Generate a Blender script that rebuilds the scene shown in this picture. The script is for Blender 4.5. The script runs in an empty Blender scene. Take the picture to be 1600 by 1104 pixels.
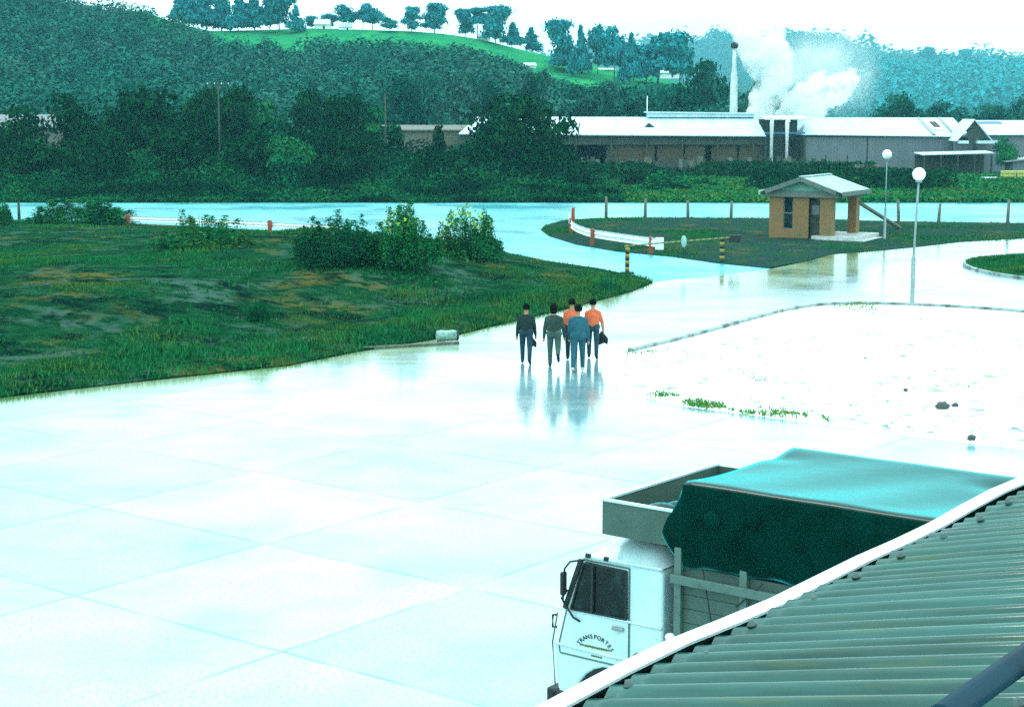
import bpy, bmesh, math, random
import numpy as np
from mathutils import Vector, Matrix, Euler
from mathutils.geometry import delaunay_2d_cdt
R = math.radians
random.seed(7); rng = np.random.default_rng(7)
SC = bpy.context.scene
COL = SC.collection

# ------------------------------------------------------------------ camera
FPX, CAMH, HOR = 2677.0, 7.2, 173.0
PITCH = math.atan((552 - HOR) / FPX)
cd = bpy.data.cameras.new('camera'); cam = bpy.data.objects.new('camera', cd); COL.objects.link(cam)
cd.sensor_width = 36; cd.lens = FPX / 1600 * 36; cd.clip_start = 0.05; cd.clip_end = 8000
cam.location = (0, 0, CAMH); cam.rotation_euler = (math.pi / 2 - PITCH, 0, 0)
SC.camera = cam

# ------------------------------------------------------------------ world, sun, exposure
SUN_EL, SUN_AZ = R(58), R(-25)            # azimuth clockwise from +Y
w = bpy.data.worlds.new('World'); SC.world = w; w.use_nodes = True
nt = w.node_tree; nt.nodes.clear()
sky = nt.nodes.new('ShaderNodeTexSky'); sky.sky_type = 'NISHITA'; sky.sun_disc = False
sky.sun_elevation = SUN_EL; sky.sun_rotation = SUN_AZ; sky.air_density = 1.0; sky.dust_density = 3.0; sky.ozone_density = 1.0
ov = nt.nodes.new('ShaderNodeMixRGB'); ov.blend_type = 'MIX'; ov.inputs[0].default_value = 0.75
ov.inputs[2].default_value = (18.0, 24.5, 25.5, 1)     # the even overcast layer over the clear sky
tcw = nt.nodes.new('ShaderNodeTexCoord'); cn = nt.nodes.new('ShaderNodeTexNoise'); cn.inputs['Scale'].default_value = 2.6; cn.inputs['Detail'].default_value = 5; nt.links.new(tcw.outputs['Generated'], cn.inputs['Vector'])
cr = nt.nodes.new('ShaderNodeMapRange'); cr.inputs[1].default_value = .42; cr.inputs[2].default_value = .66; nt.links.new(cn.outputs[0], cr.inputs[0])
cm = nt.nodes.new('ShaderNodeMixRGB'); cm.inputs[1].default_value = (18.5, 25.0, 26.0, 1); cm.inputs[2].default_value = (14.5, 21.5, 22.5, 1); nt.links.new(cr.outputs[0], cm.inputs[0]); nt.links.new(cm.outputs[0], ov.inputs[2])   # slightly greyer cloud patches
bg = nt.nodes.new('ShaderNodeBackground'); bg.inputs[1].default_value = 0.1
wo = nt.nodes.new('ShaderNodeOutputWorld')
nt.links.new(sky.outputs[0], ov.inputs[1]); nt.links.new(ov.outputs[0], bg.inputs[0]); nt.links.new(bg.outputs[0], wo.inputs[0])
sl = bpy.data.lights.new('sun', 'SUN'); sl.energy = 0.8; sl.angle = R(14); sl.color = (1.0, 0.96, 0.88)
sun = bpy.data.objects.new('sun', sl); COL.objects.link(sun)
sd = Vector((math.sin(SUN_AZ) * math.cos(SUN_EL), math.cos(SUN_AZ) * math.cos(SUN_EL), math.sin(SUN_EL)))
sun.rotation_euler = sd.to_track_quat('Z', 'Y').to_euler(); sun.location = (0, 0, 60)
SC.view_settings.view_transform = 'Standard'; SC.view_settings.look = 'None'
SC.view_settings.exposure = 0.4; SC.view_settings.gamma = 1.0
cy = SC.cycles
cy.max_bounces = 10; cy.diffuse_bounces = 3; cy.glossy_bounces = 3; cy.volume_bounces = 8
cy.transparent_max_bounces = 12; cy.caustics_reflective = False; cy.caustics_refractive = False
cy.use_denoising = False

# ------------------------------------------------------------------ picture geometry helpers
CP, SP = math.cos(PITCH), math.sin(PITCH)
def ray(px, py):
    a, b = (px - 800) / FPX, (552 - py) / FPX
    return Vector((a, CP + b * SP, -SP + b * CP))
def P(px, py, z=0.0):                      # point of height z seen at a pixel of the photograph
    d = ray(px, py); return Vector((0, 0, CAMH)) + d * ((z - CAMH) / d.z)
def D(px, py, Y):                          # point at distance Y seen at a pixel
    d = ray(px, py); return Vector((0, 0, CAMH)) + d * (Y / d.y)
def proj(p):
    x, y, z = p[0], p[1], p[2] - CAMH
    dep = y * CP - z * SP
    return 800 + FPX * x / dep, 552 - FPX * (y * SP + z * CP) / dep
def projn(A):
    x, y, z = A[:, 0], A[:, 1], A[:, 2] - CAMH
    dep = y * CP - z * SP
    return 800 + FPX * x / dep, 552 - FPX * (y * SP + z * CP) / dep
YAW = R(37.9)
UA = Vector((-math.cos(YAW), math.sin(YAW), 0)); UB = Vector((math.sin(YAW), math.cos(YAW), 0))
def UV(u, v, z=0.0): return UA * u + UB * v + Vector((0, 0, z))
def inpoly(x, y, poly):
    x = np.asarray(x); y = np.asarray(y); r = np.zeros(x.shape, bool); n = len(poly); j = n - 1
    for i in range(n):
        xi, yi = poly[i]; xj, yj = poly[j]
        if yi != yj: r ^= ((yi > y) != (yj > y)) & (x < (xj - xi) * (y - yi) / (yj - yi) + xi)
        j = i
    return r
def polydist(x, y, line):                  # distance to a polyline
    x = np.asarray(x, float); y = np.asarray(y, float); d = np.full(x.shape, 1e9)
    for (ax, ay), (bx, by) in zip(line[:-1], line[1:]):
        ux, uy = bx - ax, by - ay; L = ux * ux + uy * uy + 1e-9
        t = np.clip(((x - ax) * ux + (y - ay) * uy) / L, 0, 1)
        d = np.minimum(d, np.hypot(x - ax - t * ux, y - ay - t * uy))
    return d
def vnoise(x, y, s, seed=0):               # smooth value noise 0..1
    x = np.asarray(x, float) / s; y = np.asarray(y, float) / s
    xi = np.floor(x).astype(int); yi = np.floor(y).astype(int); fx = x - xi; fy = y - yi
    fx = fx * fx * (3 - 2 * fx); fy = fy * fy * (3 - 2 * fy)
    def h(a, b):
        n = (a * 374761393 + b * 668265263 + seed * 974711) & 0x7fffffff
        n = ((n ^ (n >> 13)) * 1274126177) & 0x7fffffff
        return ((n ^ (n >> 16)) & 0xffff) / 65535.0
    return (h(xi, yi) * (1 - fx) + h(xi + 1, yi) * fx) * (1 - fy) + (h(xi, yi + 1) * (1 - fx) + h(xi + 1, yi + 1) * fx) * fy
def smooth(t): t = np.clip(t, 0, 1); return t * t * (3 - 2 * t)

# ------------------------------------------------------------------ materials
def M(name, c, rough=0.7, layers=(), island=0.0, bump=None, coord='Object', metal=0.0, spec=0.5, rl=None, alpha=None, coat=0.0, stretch=None, coatr=.08):
    """procedural material. layers: (colour, noise scale, low, high[, detail]); rl: second roughness (value, scale, low, high)"""
    m = bpy.data.materials.new(name); m.use_nodes = True; t = m.node_tree; N = t.nodes; L = t.links
    b = N['Principled BSDF']; b.inputs['Roughness'].default_value = rough; b.inputs['Metallic'].default_value = metal
    b.inputs['Specular IOR Level'].default_value = spec
    if coat: b.inputs['Coat Weight'].default_value = coat; b.inputs['Coat Roughness'].default_value = coatr
    if coord == 'Position': co = N.new('ShaderNodeNewGeometry').outputs['Position']
    else: co = N.new('ShaderNodeTexCoord').outputs['Object']
    if stretch:
        mp = N.new('ShaderNodeMapping'); mp.inputs['Rotation'].default_value = (0, 0, stretch[3] if len(stretch) > 3 else 0); mp.inputs['Scale'].default_value = stretch[:3]
        L.new(co, mp.inputs[0]); co = mp.outputs[0]
    rgb = N.new('ShaderNodeRGB'); rgb.outputs[0].default_value = (*c, 1); cur = rgb.outputs[0]
    def noise(scale, lo, hi, det=5.0):
        n = N.new('ShaderNodeTexNoise'); n.inputs['Scale'].default_value = scale; n.inputs['Detail'].default_value = det; n.inputs['Roughness'].default_value = 0.6
        L.new(co, n.inputs['Vector'])
        r = N.new('ShaderNodeMapRange'); r.inputs[1].default_value = lo; r.inputs[2].default_value = hi; L.new(n.outputs[0], r.inputs[0])
        return r.outputs[0]
    for ly in layers:
        f = noise(*ly[1:])
        mx = N.new('ShaderNodeMixRGB'); L.new(f, mx.inputs[0]); L.new(cur, mx.inputs[1]); mx.inputs[2].default_value = (*ly[0], 1); cur = mx.outputs[0]
    if island:
        g = N.new('ShaderNodeNewGeometry')
        r = N.new('ShaderNodeMapRange'); r.inputs[3].default_value = 1 - island; r.inputs[4].default_value = 1 + island
        L.new(g.outputs['Random Per Island'], r.inputs[0])
        mx = N.new('ShaderNodeVectorMath'); mx.operation = 'SCALE'; L.new(cur, mx.inputs[0]); L.new(r.outputs[0], mx.inputs['Scale']); cur = mx.outputs[0]
    L.new(cur, b.inputs['Base Color'])
    if rl:
        f = noise(*rl[1:]); r = N.new('ShaderNodeMapRange'); r.inputs[3].default_value = rough; r.inputs[4].default_value = rl[0]
        L.new(f, r.inputs[0]); L.new(r.outputs[0], b.inputs['Roughness'])
    if bump:
        n = N.new('ShaderNodeTexNoise'); n.inputs['Scale'].default_value = bump[0]; n.inputs['Detail'].default_value = 6; L.new(co, n.inputs['Vector'])
        bp = N.new('ShaderNodeBump'); bp.inputs['Strength'].default_value = bump[1]; bp.inputs['Distance'].default_value = bump[2] if len(bump) > 2 else 0.02
        L.new(n.outputs[0], bp.inputs['Height']); L.new(bp.outputs[0], b.inputs['Normal'])
    return m

MT = {}
MT['white_paint'] = M('white_paint', (.74, .78, .76), .35, [((.58, .66, .64), 5, .45, .8)], bump=(30, .03))
MT['rail_white'] = M('rail_white', (.85, .86, .85), .4, [((.55, .58, .55), 3, .55, .8)])
MT['orange_paint'] = M('orange_paint', (.34, .055, .010), .6, [((.35, .04, .01), 9, .5, .8)])
MT['brick_plain'] = M('brick_plain', (.50, .13, .03), .85)
MT['timber_grey'] = M('timber_grey', (.16, .16, .12), .9, [((.07, .08, .06), 6, .4, .7)])
MT['dark_wood'] = M('dark_wood', (.030, .040, .030), .9, [((.06, .07, .05), 4, .4, .7)])
MT['dark'] = M('dark', (.010, .014, .013), .7)
MT['black_rubber'] = M('black_rubber', (.012, .014, .014), .8, bump=(40, .1))
MT['glass_dark'] = M('glass_dark', (.003, .010, .010), .05, [((.012, .035, .035), 3, .5, .62)], spec=.2)  # lighter noise patches imitate reflections, painted into the pane colour
MT['steel'] = M('steel', (.30, .33, .33), .4, [((.18, .2, .2), 8, .4, .7)], metal=.6)
MT['pole_paint'] = M('pole_paint', (.22, .30, .30), .5, [((.13, .18, .18), 7, .45, .75)])
MT['concrete_step'] = M('concrete_step', (.50, .52, .50), .6, [((.3, .33, .3), 6, .4, .7)])
MT['globe'] = M('globe', (.88, .88, .86), .25)
MT['yellow'] = M('yellow', (.62, .38, .02), .6)

# ------------------------------------------------------------------ mesh building
class MB:
    def __init__(s): s.v = []; s.f = []; s.mi = []; s.sm = []
    def add(s, vs, fs, mi=0, sm=False):
        o = len(s.v); s.v += [tuple(p) for p in vs]
        for f in fs: s.f.append(tuple(i + o for i in f)); s.mi.append(mi); s.sm.append(sm)
        return s
    def box(s, c, d, rot=None, mi=0):
        m = Matrix.Translation(Vector(c)) @ (Euler(rot).to_matrix().to_4x4() if rot is not None else Matrix.Identity(4))
        vs = [m @ Vector((x * d[0] / 2, y * d[1] / 2, z * d[2] / 2)) for x in (-1, 1) for y in (-1, 1) for z in (-1, 1)]
        return s.add(vs, [(0, 1, 3, 2), (4, 6, 7, 5), (0, 4, 5, 1), (2, 3, 7, 6), (0, 2, 6, 4), (1, 5, 7, 3)], mi)
    def bar(s, a, b, wd, ht, mi=0, up=(0, 0, 1)):          # a square bar from a to b
        a, b = Vector(a), Vector(b); d = (b - a).normalized(); sx = d.cross(Vector(up))
        sx = sx.normalized() if sx.length > 1e-5 else Vector((1, 0, 0)); u = sx.cross(d)
        vs = [p + sx * i * wd / 2 + u * j * ht / 2 for p in (a, b) for i, j in ((-1, -1), (1, -1), (1, 1), (-1, 1))]
        return s.add(vs, [(3, 2, 1, 0), (4, 5, 6, 7), (0, 1, 5, 4), (1, 2, 6, 5), (2, 3, 7, 6), (3, 0, 4, 7)], mi)
    def tube(s, pts, r, n=10, mi=0, cap=True):
        pts = [Vector(p) for p in pts]; rs = r if isinstance(r, (list, tuple)) else [r] * len(pts); vs = []; fs = []
        for i, p in enumerate(pts):
            d = (pts[min(i + 1, len(pts) - 1)] - pts[max(i - 1, 0)]).normalized()
            a = d.cross(Vector((0, 0, 1))); a = a.normalized() if a.length > 1e-4 else Vector((1, 0, 0)); b = d.cross(a)
            for k in range(n):
                t = 2 * math.pi * k / n; vs.append(p + (a * math.cos(t) + b * math.sin(t)) * rs[i])
        for i in range(len(pts) - 1):
            for k in range(n): fs.append((i * n + k, i * n + (k + 1) % n, (i + 1) * n + (k + 1) % n, (i + 1) * n + k))
        s.add(vs, fs, mi, True)
        if cap:
            o = len(s.v) - len(vs); m = len(pts) - 1
            s.f += [tuple(o + k for k in range(n))[::-1], tuple(o + m * n + k for k in range(n))]; s.mi += [mi, mi]; s.sm += [False, False]
        return s
    def lathe(s, prof, c=(0, 0, 0), n=20, mi=0):            # prof: (radius, z)
        c = Vector(c); vs = []; fs = []
        for r, z in prof:
            for k in range(n): t = 2 * math.pi * k / n; vs.append(c + Vector((r * math.cos(t), r * math.sin(t), z)))
        for i in range(len(prof) - 1):
            for k in range(n): fs.append((i * n + k, i * n + (k + 1) % n, (i + 1) * n + (k + 1) % n, (i + 1) * n + k))
        return s.add(vs, fs, mi, True)
    def ell(s, c, rad, mi=0, n=12, rot=None):
        m = Euler(rot).to_matrix() if rot is not None else Matrix.Identity(3); c = Vector(c); vs = []; fs = []
        for i in range(n + 1):
            ph = math.pi * i / n
            for k in range(2 * n):
                t = math.pi * k / n
                vs.append(c + m @ Vector((rad[0] * math.sin(ph) * math.cos(t), rad[1] * math.sin(ph) * math.sin(t), rad[2] * math.cos(ph))))
        for i in range(n):
            for k in range(2 * n): fs.append((i * 2 * n + k, (i + 1) * 2 * n + k, (i + 1) * 2 * n + (k + 1) % (2 * n), i * 2 * n + (k + 1) % (2 * n)))
        return s.add(vs, fs, mi, True)
    def prism(s, poly, a, b, fn, mi=0):                     # polygon extruded between parameters a, b; fn(x, y, t) -> point
        n = len(poly); vs = [fn(x, y, a) for x, y in poly] + [fn(x, y, b) for x, y in poly]
        fs = [tuple(range(n))[::-1], tuple(range(n, 2 * n))] + [(i, (i + 1) % n, n + (i + 1) % n, n + i) for i in range(n)]
        return s.add(vs, fs, mi)
    def build(s, name, mats, parent=None, loc=None, rot=None, bevel=0, seg=2, fixn=True):
        me = bpy.data.meshes.new(name); me.from_pydata(s.v, [], s.f)
        ml = mats if isinstance(mats, (list, tuple)) else [mats]
        for m in ml: me.materials.append(MT[m] if isinstance(m, str) else m)
        me.polygons.foreach_set('material_index', s.mi); me.polygons.foreach_set('use_smooth', s.sm)
        if fixn:
            bm = bmesh.new(); bm.from_mesh(me); bmesh.ops.recalc_face_normals(bm, faces=bm.faces); bm.to_mesh(me); bm.free()
        me.update()
        o = bpy.data.objects.new(name, me); COL.objects.link(o)
        if parent is not None: o.parent = parent
        if loc is not None: o.location = loc
        if rot is not None: o.rotation_euler = rot
        if bevel:
            bv = o.modifiers.new('bevel', 'BEVEL'); bv.width = bevel; bv.segments = seg; bv.limit_method = 'ANGLE'; bv.angle_limit = R(35)
        return o
def npmesh(name, V, F, mats, parent=None, sm=False):
    me = bpy.data.meshes.new(name); me.from_pydata(np.asarray(V, np.float32), [], F if isinstance(F, list) else np.asarray(F, np.int32))
    for m in (mats if isinstance(mats, (list, tuple)) else [mats]): me.materials.append(MT[m] if isinstance(m, str) else m)
    if sm: me.polygons.foreach_set('use_smooth', [True] * len(me.polygons))
    me.update(); o = bpy.data.objects.new(name, me); COL.objects.link(o)
    if parent is not None: o.parent = parent
    return o
def tag(o, label, cat, group=None):
    o['label'] = label; o['category'] = cat
    if group: o['group'] = group
    return o
def struct(o): o['kind'] = 'structure'; return o
def stuff(o, label, cat): o['kind'] = 'stuff'; return tag(o, label, cat)
def thing(name, label, cat, loc=(0, 0, 0), rz=0.0, group=None):
    o = bpy.data.objects.new(name, None); COL.objects.link(o); o.empty_display_size = .2
    o.location = loc; o.rotation_euler = (0, 0, rz); return tag(o, label, cat, group)
def copy_tree(o, parent=None):
    c = o.copy(); COL.objects.link(c)
    if parent is not None: c.parent = parent
    for ch in list(o.children): copy_tree(ch, c)
    return c
def quads(C, Nn, S, asp=0.6, g=rng):                        # leaf-sized quads: centres, facing directions, sizes
    n = len(C); Nn = Nn / (np.linalg.norm(Nn, axis=1, keepdims=True) + 1e-9)
    a = np.cross(Nn, g.normal(size=(n, 3))); a /= (np.linalg.norm(a, axis=1, keepdims=True) + 1e-9); b = np.cross(Nn, a)
    S = np.asarray(S).reshape(-1, 1); a = a * S * .5; b = b * S * .5 * asp
    k = g.uniform(.3, 1, (n, 1))
    V = np.stack([C - a - b * k, C + a - b, C + a * k + b, C - a + b * k], 1).reshape(-1, 3)
    return V, np.arange(4 * n).reshape(-1, 4)

# ------------------------------------------------------------------ ground outlines (photograph pixels -> ground)
def G(pts): return [tuple(P(x, y)[:2]) for x, y in pts]
FIELD_NEAR = [(-420, 684), (0, 621), (200, 598), (450, 571), (560, 549), (700, 527), (800, 502), (900, 479), (985, 456), (1020, 441)]
FIELD_FAR = [(990, 431), (930, 419), (860, 409), (795, 396), (740, 385), (640, 373), (540, 366), (420, 361), (300, 354), (190, 349), (60, 345), (-420, 342)]
ISLAND = [(1820, 362), (1600, 349), (1400, 346), (1200, 341), (1000, 340), (930, 341), (880, 345), (852, 352), (845, 359), (858, 369), (900, 382), (965, 393), (1050, 401), (1120, 411), (1200, 419), (1265, 407), (1300, 397), (1380, 391), (1440, 385), (1500, 378), (1600, 372), (1820, 366)]
LOT = [(985, 549), (1060, 531), (1130, 512), (1210, 489), (1270, 478), (1330, 475), (1420, 477), (1500, 481), (1600, 488), (1900, 520), (1950, 740), (1600, 703), (1470, 688), (1340, 671), (1190, 651), (1050, 633), (985, 614), (945, 601), (940, 585), (952, 563)]
fN, fF, isl, lot = G(FIELD_NEAR), G(FIELD_FAR), G(ISLAND), G(LOT)
fieldpoly = fN + fF
def cdt_sheet(name, poly, step, zfun, mat, jitter=.3):
    xs = [p[0] for p in poly]; ys = [p[1] for p in poly]
    gx, gy = np.meshgrid(np.arange(min(xs), max(xs), step), np.arange(min(ys), max(ys), step))
    gx = gx.ravel() + rng.uniform(-jitter, jitter, gx.size) * step; gy = gy.ravel() + rng.uniform(-jitter, jitter, gy.size) * step
    k = inpoly(gx, gy, poly) & (polydist(gx, gy, list(poly) + [poly[0]]) > step * .35); gx, gy = gx[k], gy[k]
    ring = []
    for i in range(len(poly)):
        a, b = Vector(poly[i]), Vector(poly[(i + 1) % len(poly)]); n = max(1, int((b - a).length / step))
        ring += [tuple(a.lerp(b, j / n)) for j in range(n)]
    n = len(ring); pts = [Vector(p) for p in ring] + [Vector((x, y)) for x, y in zip(gx, gy)]
    v, e, f, *_ = delaunay_2d_cdt(pts, [(i, (i + 1) % n) for i in range(n)], [], 1, 1e-4)
    vx = np.array([p[0] for p in v]); vy = np.array([p[1] for p in v]); z = zfun(vx, vy)
    me = bpy.data.meshes.new(name); me.from_pydata(np.stack([vx, vy, z], 1), [], [list(t) for t in f]); me.materials.append(mat)
    bm = bmesh.new(); bm.from_mesh(me)
    for fc in bm.faces:
        fc.smooth = True
        if fc.normal.z < 0: fc.normal_flip()
    bm.to_mesh(me); bm.free()
    o = bpy.data.objects.new(name, me); COL.objects.link(o); return struct(o)
def flat(name, poly, z, mat):
    return struct(npmesh(name, [(x, y, z) for x, y in poly], [list(range(len(poly)))], mat))

# ---- ground sheet
MT['grass_ground'] = M('grass_ground', (.012, .070, .022), .95, [((.028, .085, .020), .25, .45, .7), ((.008, .040, .016), .9, .5, .72), ((.05, .07, .03), .12, .58, .75)], bump=(3, .6, .1), coord='Position', spec=.0)
struct(npmesh('ground', [(-2600, -60, -.03), (3600, -60, -.03), (3600, 4300, -.03), (-2600, 4300, -.03)], [[0, 1, 2, 3]], 'grass_ground'))

# ---- concrete yard, with its slab joints
def concrete_mat():
    m = M('wet_concrete', (.37, .42, .42), .35, [((.12, .31, .34), .35, .40, .68), ((.33, .42, .42), 1.3, .5, .75), ((.12, .31, .34), 14, .50, .66), ((.10, .30, .33), 38, .51, .58, 2)], coord='Position', rl=(.12, .16, .40, .58), bump=(26, .04, .004), spec=.6, coat=1.0, coatr=.11)
    t = m.node_tree; N = t.nodes; L = t.links; b = N['Principled BSDF']
    src = b.inputs['Base Color'].links[0].from_socket
    pos = N.new('ShaderNodeNewGeometry').outputs['Position']
    nz = N.new('ShaderNodeTexNoise'); nz.inputs['Scale'].default_value = 1.2; L.new(pos, nz.inputs['Vector'])
    fac = None
    for ax, off, sp in ((UA, 16.12, 4.39), (UB, 15.66, 3.93)):
        d = N.new('ShaderNodeVectorMath'); d.operation = 'DOT_PRODUCT'; L.new(pos, d.inputs[0]); d.inputs[1].default_value = ax
        wob = N.new('ShaderNodeMath'); wob.operation = 'MULTIPLY_ADD'; L.new(nz.outputs[0], wob.inputs[0]); wob.inputs[1].default_value = .05; L.new(d.outputs['Value'], wob.inputs[2])
        a = N.new('ShaderNodeMath'); a.operation = 'SUBTRACT'; L.new(wob.outputs[0], a.inputs[0]); a.inputs[1].default_value = off + .025
        pp = N.new('ShaderNodeMath'); pp.operation = 'PINGPONG'; L.new(a.outputs[0], pp.inputs[0]); pp.inputs[1].default_value = sp / 2
        r = N.new('ShaderNodeMapRange'); r.inputs[1].default_value = .012; r.inputs[2].default_value = .05; r.inputs[3].default_value = 1; r.inputs[4].default_value = 0; L.new(pp.outputs[0], r.inputs[0])
        if fac is None: fac = r.outputs[0]
        else:
            mx = N.new('ShaderNodeMath'); mx.operation = 'MAXIMUM'; L.new(fac, mx.inputs[0]); L.new(r.outputs[0], mx.inputs[1]); fac = mx.outputs[0]
    n2 = N.new('ShaderNodeTexNoise'); n2.inputs['Scale'].default_value = .7; n2.inputs['Detail'].default_value = 4; L.new(pos, n2.inputs['Vector'])
    r2 = N.new('ShaderNodeMapRange'); r2.inputs[1].default_value = .32; r2.inputs[2].default_value = .52; L.new(n2.outputs[0], r2.inputs[0])
    r2.inputs[4].default_value = .62; k = N.new('ShaderNodeMath'); k.operation = 'MULTIPLY'; L.new(fac, k.inputs[0]); L.new(r2.outputs[0], k.inputs[1])
    e0, e1 = P(0, 621), P(985, 456); en = Vector((e1.y - e0.y, e0.x - e1.x, 0)).normalized()          # algae and dirt washed along the grass edge
    ed = N.new('ShaderNodeVectorMath'); ed.operation = 'DOT_PRODUCT'; L.new(pos, ed.inputs[0]); ed.inputs[1].default_value = en
    er = N.new('ShaderNodeMapRange'); er.inputs[1].default_value = e0.dot(en) + .3; er.inputs[2].default_value = e0.dot(en) + 7.5; er.inputs[3].default_value = .34; er.inputs[4].default_value = -.12; L.new(ed.outputs['Value'], er.inputs[0])
    mpz = N.new('ShaderNodeMapping'); mpz.inputs['Rotation'].default_value = (0, 0, -.15); mpz.inputs['Scale'].default_value = (.22, 1.3, 1); L.new(pos, mpz.inputs[0])
    nn = N.new('ShaderNodeTexNoise'); nn.inputs['Scale'].default_value = 1.0; nn.inputs['Detail'].default_value = 5; L.new(mpz.outputs[0], nn.inputs['Vector'])
    ad = N.new('ShaderNodeMath'); L.new(nn.outputs[0], ad.inputs[0]); L.new(er.outputs[0], ad.inputs[1])
    am = N.new('ShaderNodeMapRange'); am.inputs[1].default_value = .52; am.inputs[2].default_value = .66; L.new(ad.outputs[0], am.inputs[0])
    amx = N.new('ShaderNodeMixRGB'); L.new(am.outputs[0], amx.inputs[0]); L.new(src, amx.inputs[1]); amx.inputs[2].default_value = (.085, .20, .05, 1); src = amx.outputs[0]
    cells = []
    for ax, off, sp in ((UA, 16.12, 4.39), (UB, 15.66, 3.93)):
        d = N.new('ShaderNodeVectorMath'); d.operation = 'DOT_PRODUCT'; L.new(pos, d.inputs[0]); d.inputs[1].default_value = ax
        a = N.new('ShaderNodeMath'); a.operation = 'MULTIPLY_ADD'; L.new(d.outputs['Value'], a.inputs[0]); a.inputs[1].default_value = 1 / sp; a.inputs[2].default_value = -off / sp + 40
        fl = N.new('ShaderNodeMath'); fl.operation = 'FLOOR'; L.new(a.outputs[0], fl.inputs[0]); cells.append(fl.outputs[0])
    cv = N.new('ShaderNodeCombineXYZ'); L.new(cells[0], cv.inputs[0]); L.new(cells[1], cv.inputs[1]); wn = N.new('ShaderNodeTexWhiteNoise'); wn.noise_dimensions = '3D'; L.new(cv.outputs[0], wn.inputs['Vector'])
    sc_ = N.new('ShaderNodeMapRange'); sc_.inputs[3].default_value = .82; sc_.inputs[4].default_value = 1.12; L.new(wn.outputs['Value'], sc_.inputs[0])
    sv = N.new('ShaderNodeVectorMath'); sv.operation = 'SCALE'; L.new(src, sv.inputs[0]); L.new(sc_.outputs[0], sv.inputs['Scale']); src = sv.outputs[0]
    inv = N.new('ShaderNodeMath'); inv.operation = 'SUBTRACT'; inv.inputs[0].default_value = 1; L.new(k.outputs[0], inv.inputs[1])       # joints drain dry, slabs hold more or less water
    wv = N.new('ShaderNodeMapRange'); wv.inputs[3].default_value = .62; wv.inputs[4].default_value = 1.0; L.new(wn.outputs['Value'], wv.inputs[0])
    n3 = N.new('ShaderNodeTexNoise'); n3.inputs['Scale'].default_value = .45; n3.inputs['Detail'].default_value = 6; L.new(pos, n3.inputs['Vector'])
    w3 = N.new('ShaderNodeMapRange'); w3.inputs[1].default_value = .38; w3.inputs[2].default_value = .60; w3.inputs[3].default_value = .60; w3.inputs[4].default_value = 1.0; L.new(n3.outputs[0], w3.inputs[0])
    m1 = N.new('ShaderNodeMath'); m1.operation = 'MULTIPLY'; L.new(inv.outputs[0], m1.inputs[0]); L.new(wv.outputs[0], m1.inputs[1])
    m2 = N.new('ShaderNodeMath'); m2.operation = 'MULTIPLY'; L.new(m1.outputs[0], m2.inputs[0]); L.new(w3.outputs[0], m2.inputs[1]); L.new(m2.outputs[0], b.inputs['Coat Weight'])
    m3 = N.new('ShaderNodeMath'); m3.operation = 'MULTIPLY'; L.new(inv.outputs[0], m3.inputs[0]); m3.inputs[1].default_value = .5; L.new(m3.outputs[0], b.inputs['Specular IOR Level'])
    mx = N.new('ShaderNodeMixRGB'); L.new(k.outputs[0], mx.inputs[0]); L.new(src, mx.inputs[1]); mx.inputs[2].default_value = (.04, .15, .17, 1)
    L.new(mx.outputs[0], b.inputs['Base Color'])
    return m
MT['wet_concrete'] = concrete_mat()
yard = G(FIELD_NEAR[::-1]) + [(-60, 30), (-60, -40), (75, -40), (75, 70)] + G([(2000, 372), (1820, 366), (1600, 372), (1500, 378), (1440, 385), (1380, 391), (1300, 397), (1265, 407), (1205, 420), (1120, 431), (1060, 436)])
flat('concrete_yard', yard, 0.0, 'wet_concrete')

# ---- asphalt
MT['wet_asphalt'] = M('wet_asphalt', (.035, .33, .37), .5, [((.10, .42, .45), .5, .45, .7), ((.03, .25, .28), 3, .5, .7)], coord='Position', rl=(.22, .12, .42, .6), bump=(60, .10, .004), spec=.3)
struct(npmesh('main_road', [(*P(-1500, 316.8)[:2], -.012), (*P(-1500, 348)[:2], -.012), (*P(3000, 348)[:2], -.012), (*P(3000, 316.8)[:2], -.012)], [[0, 1, 2, 3]], 'wet_asphalt'))
acc = G([(1120, 431), (1060, 436), (1020, 441), (990, 431), (930, 419), (860, 409), (795, 396), (740, 385), (640, 373), (540, 366), (300, 354), (100, 345.5), (800, 341), (1000, 339), (1010, 360), (1205, 420)])
flat('access_road', acc, -.008, 'wet_asphalt')

# ---- field with its low gravelly bank
def field_z(x, y):
    dn = polydist(x, y, fN); df = polydist(x, y, fF)
    far = smooth(np.minimum(df, 9) / 9)
    bank = .22 * smooth(dn / 1.6) + 1.0 * smooth((dn - 2.5) / 10) - .85 * smooth((dn - 17) / 16)
    bump = .22 * (vnoise(x, y, 5, 1) - .5) + .18 * (vnoise(x, y, 2.1, 2) - .5)
    return .03 + far * (bank + bump * smooth(dn / 3))
MT['field_soil'] = M('field_soil', (.006, .050, .020), .95, [((.040, .085, .064), .33, .49, .60), ((.085, .078, .018), .21, .54, .66), ((.002, .014, .009), .6, .50, .60), ((.06, .10, .08), 5, .60, .72), ((.003, .034, .012), 1.7, .50, .58)], spec=.0, coord='Position', bump=(9, .8, .06))
cdt_sheet('field', fieldpoly, .9, field_z, MT['field_soil'])

# ---- island verge with the guard house
def isl_z(x, y):
    d = polydist(x, y, isl + [isl[0]]); return .02 + .10 * smooth(d / 2.5) + .10 * smooth(d / 3) * (vnoise(x, y, 2, 5) - .5)
MT['verge_soil'] = M('verge_soil', (.018, .046, .038), .9, [((.012, .062, .024), .45, .52, .66), ((.075, .070, .028), .4, .54, .70), ((.05, .09, .075), 6, .6, .8)], spec=.0, coord='Position', bump=(8, .8, .05))
cdt_sheet('roadside_verge', isl, .7, isl_z, MT['verge_soil'])

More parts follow.
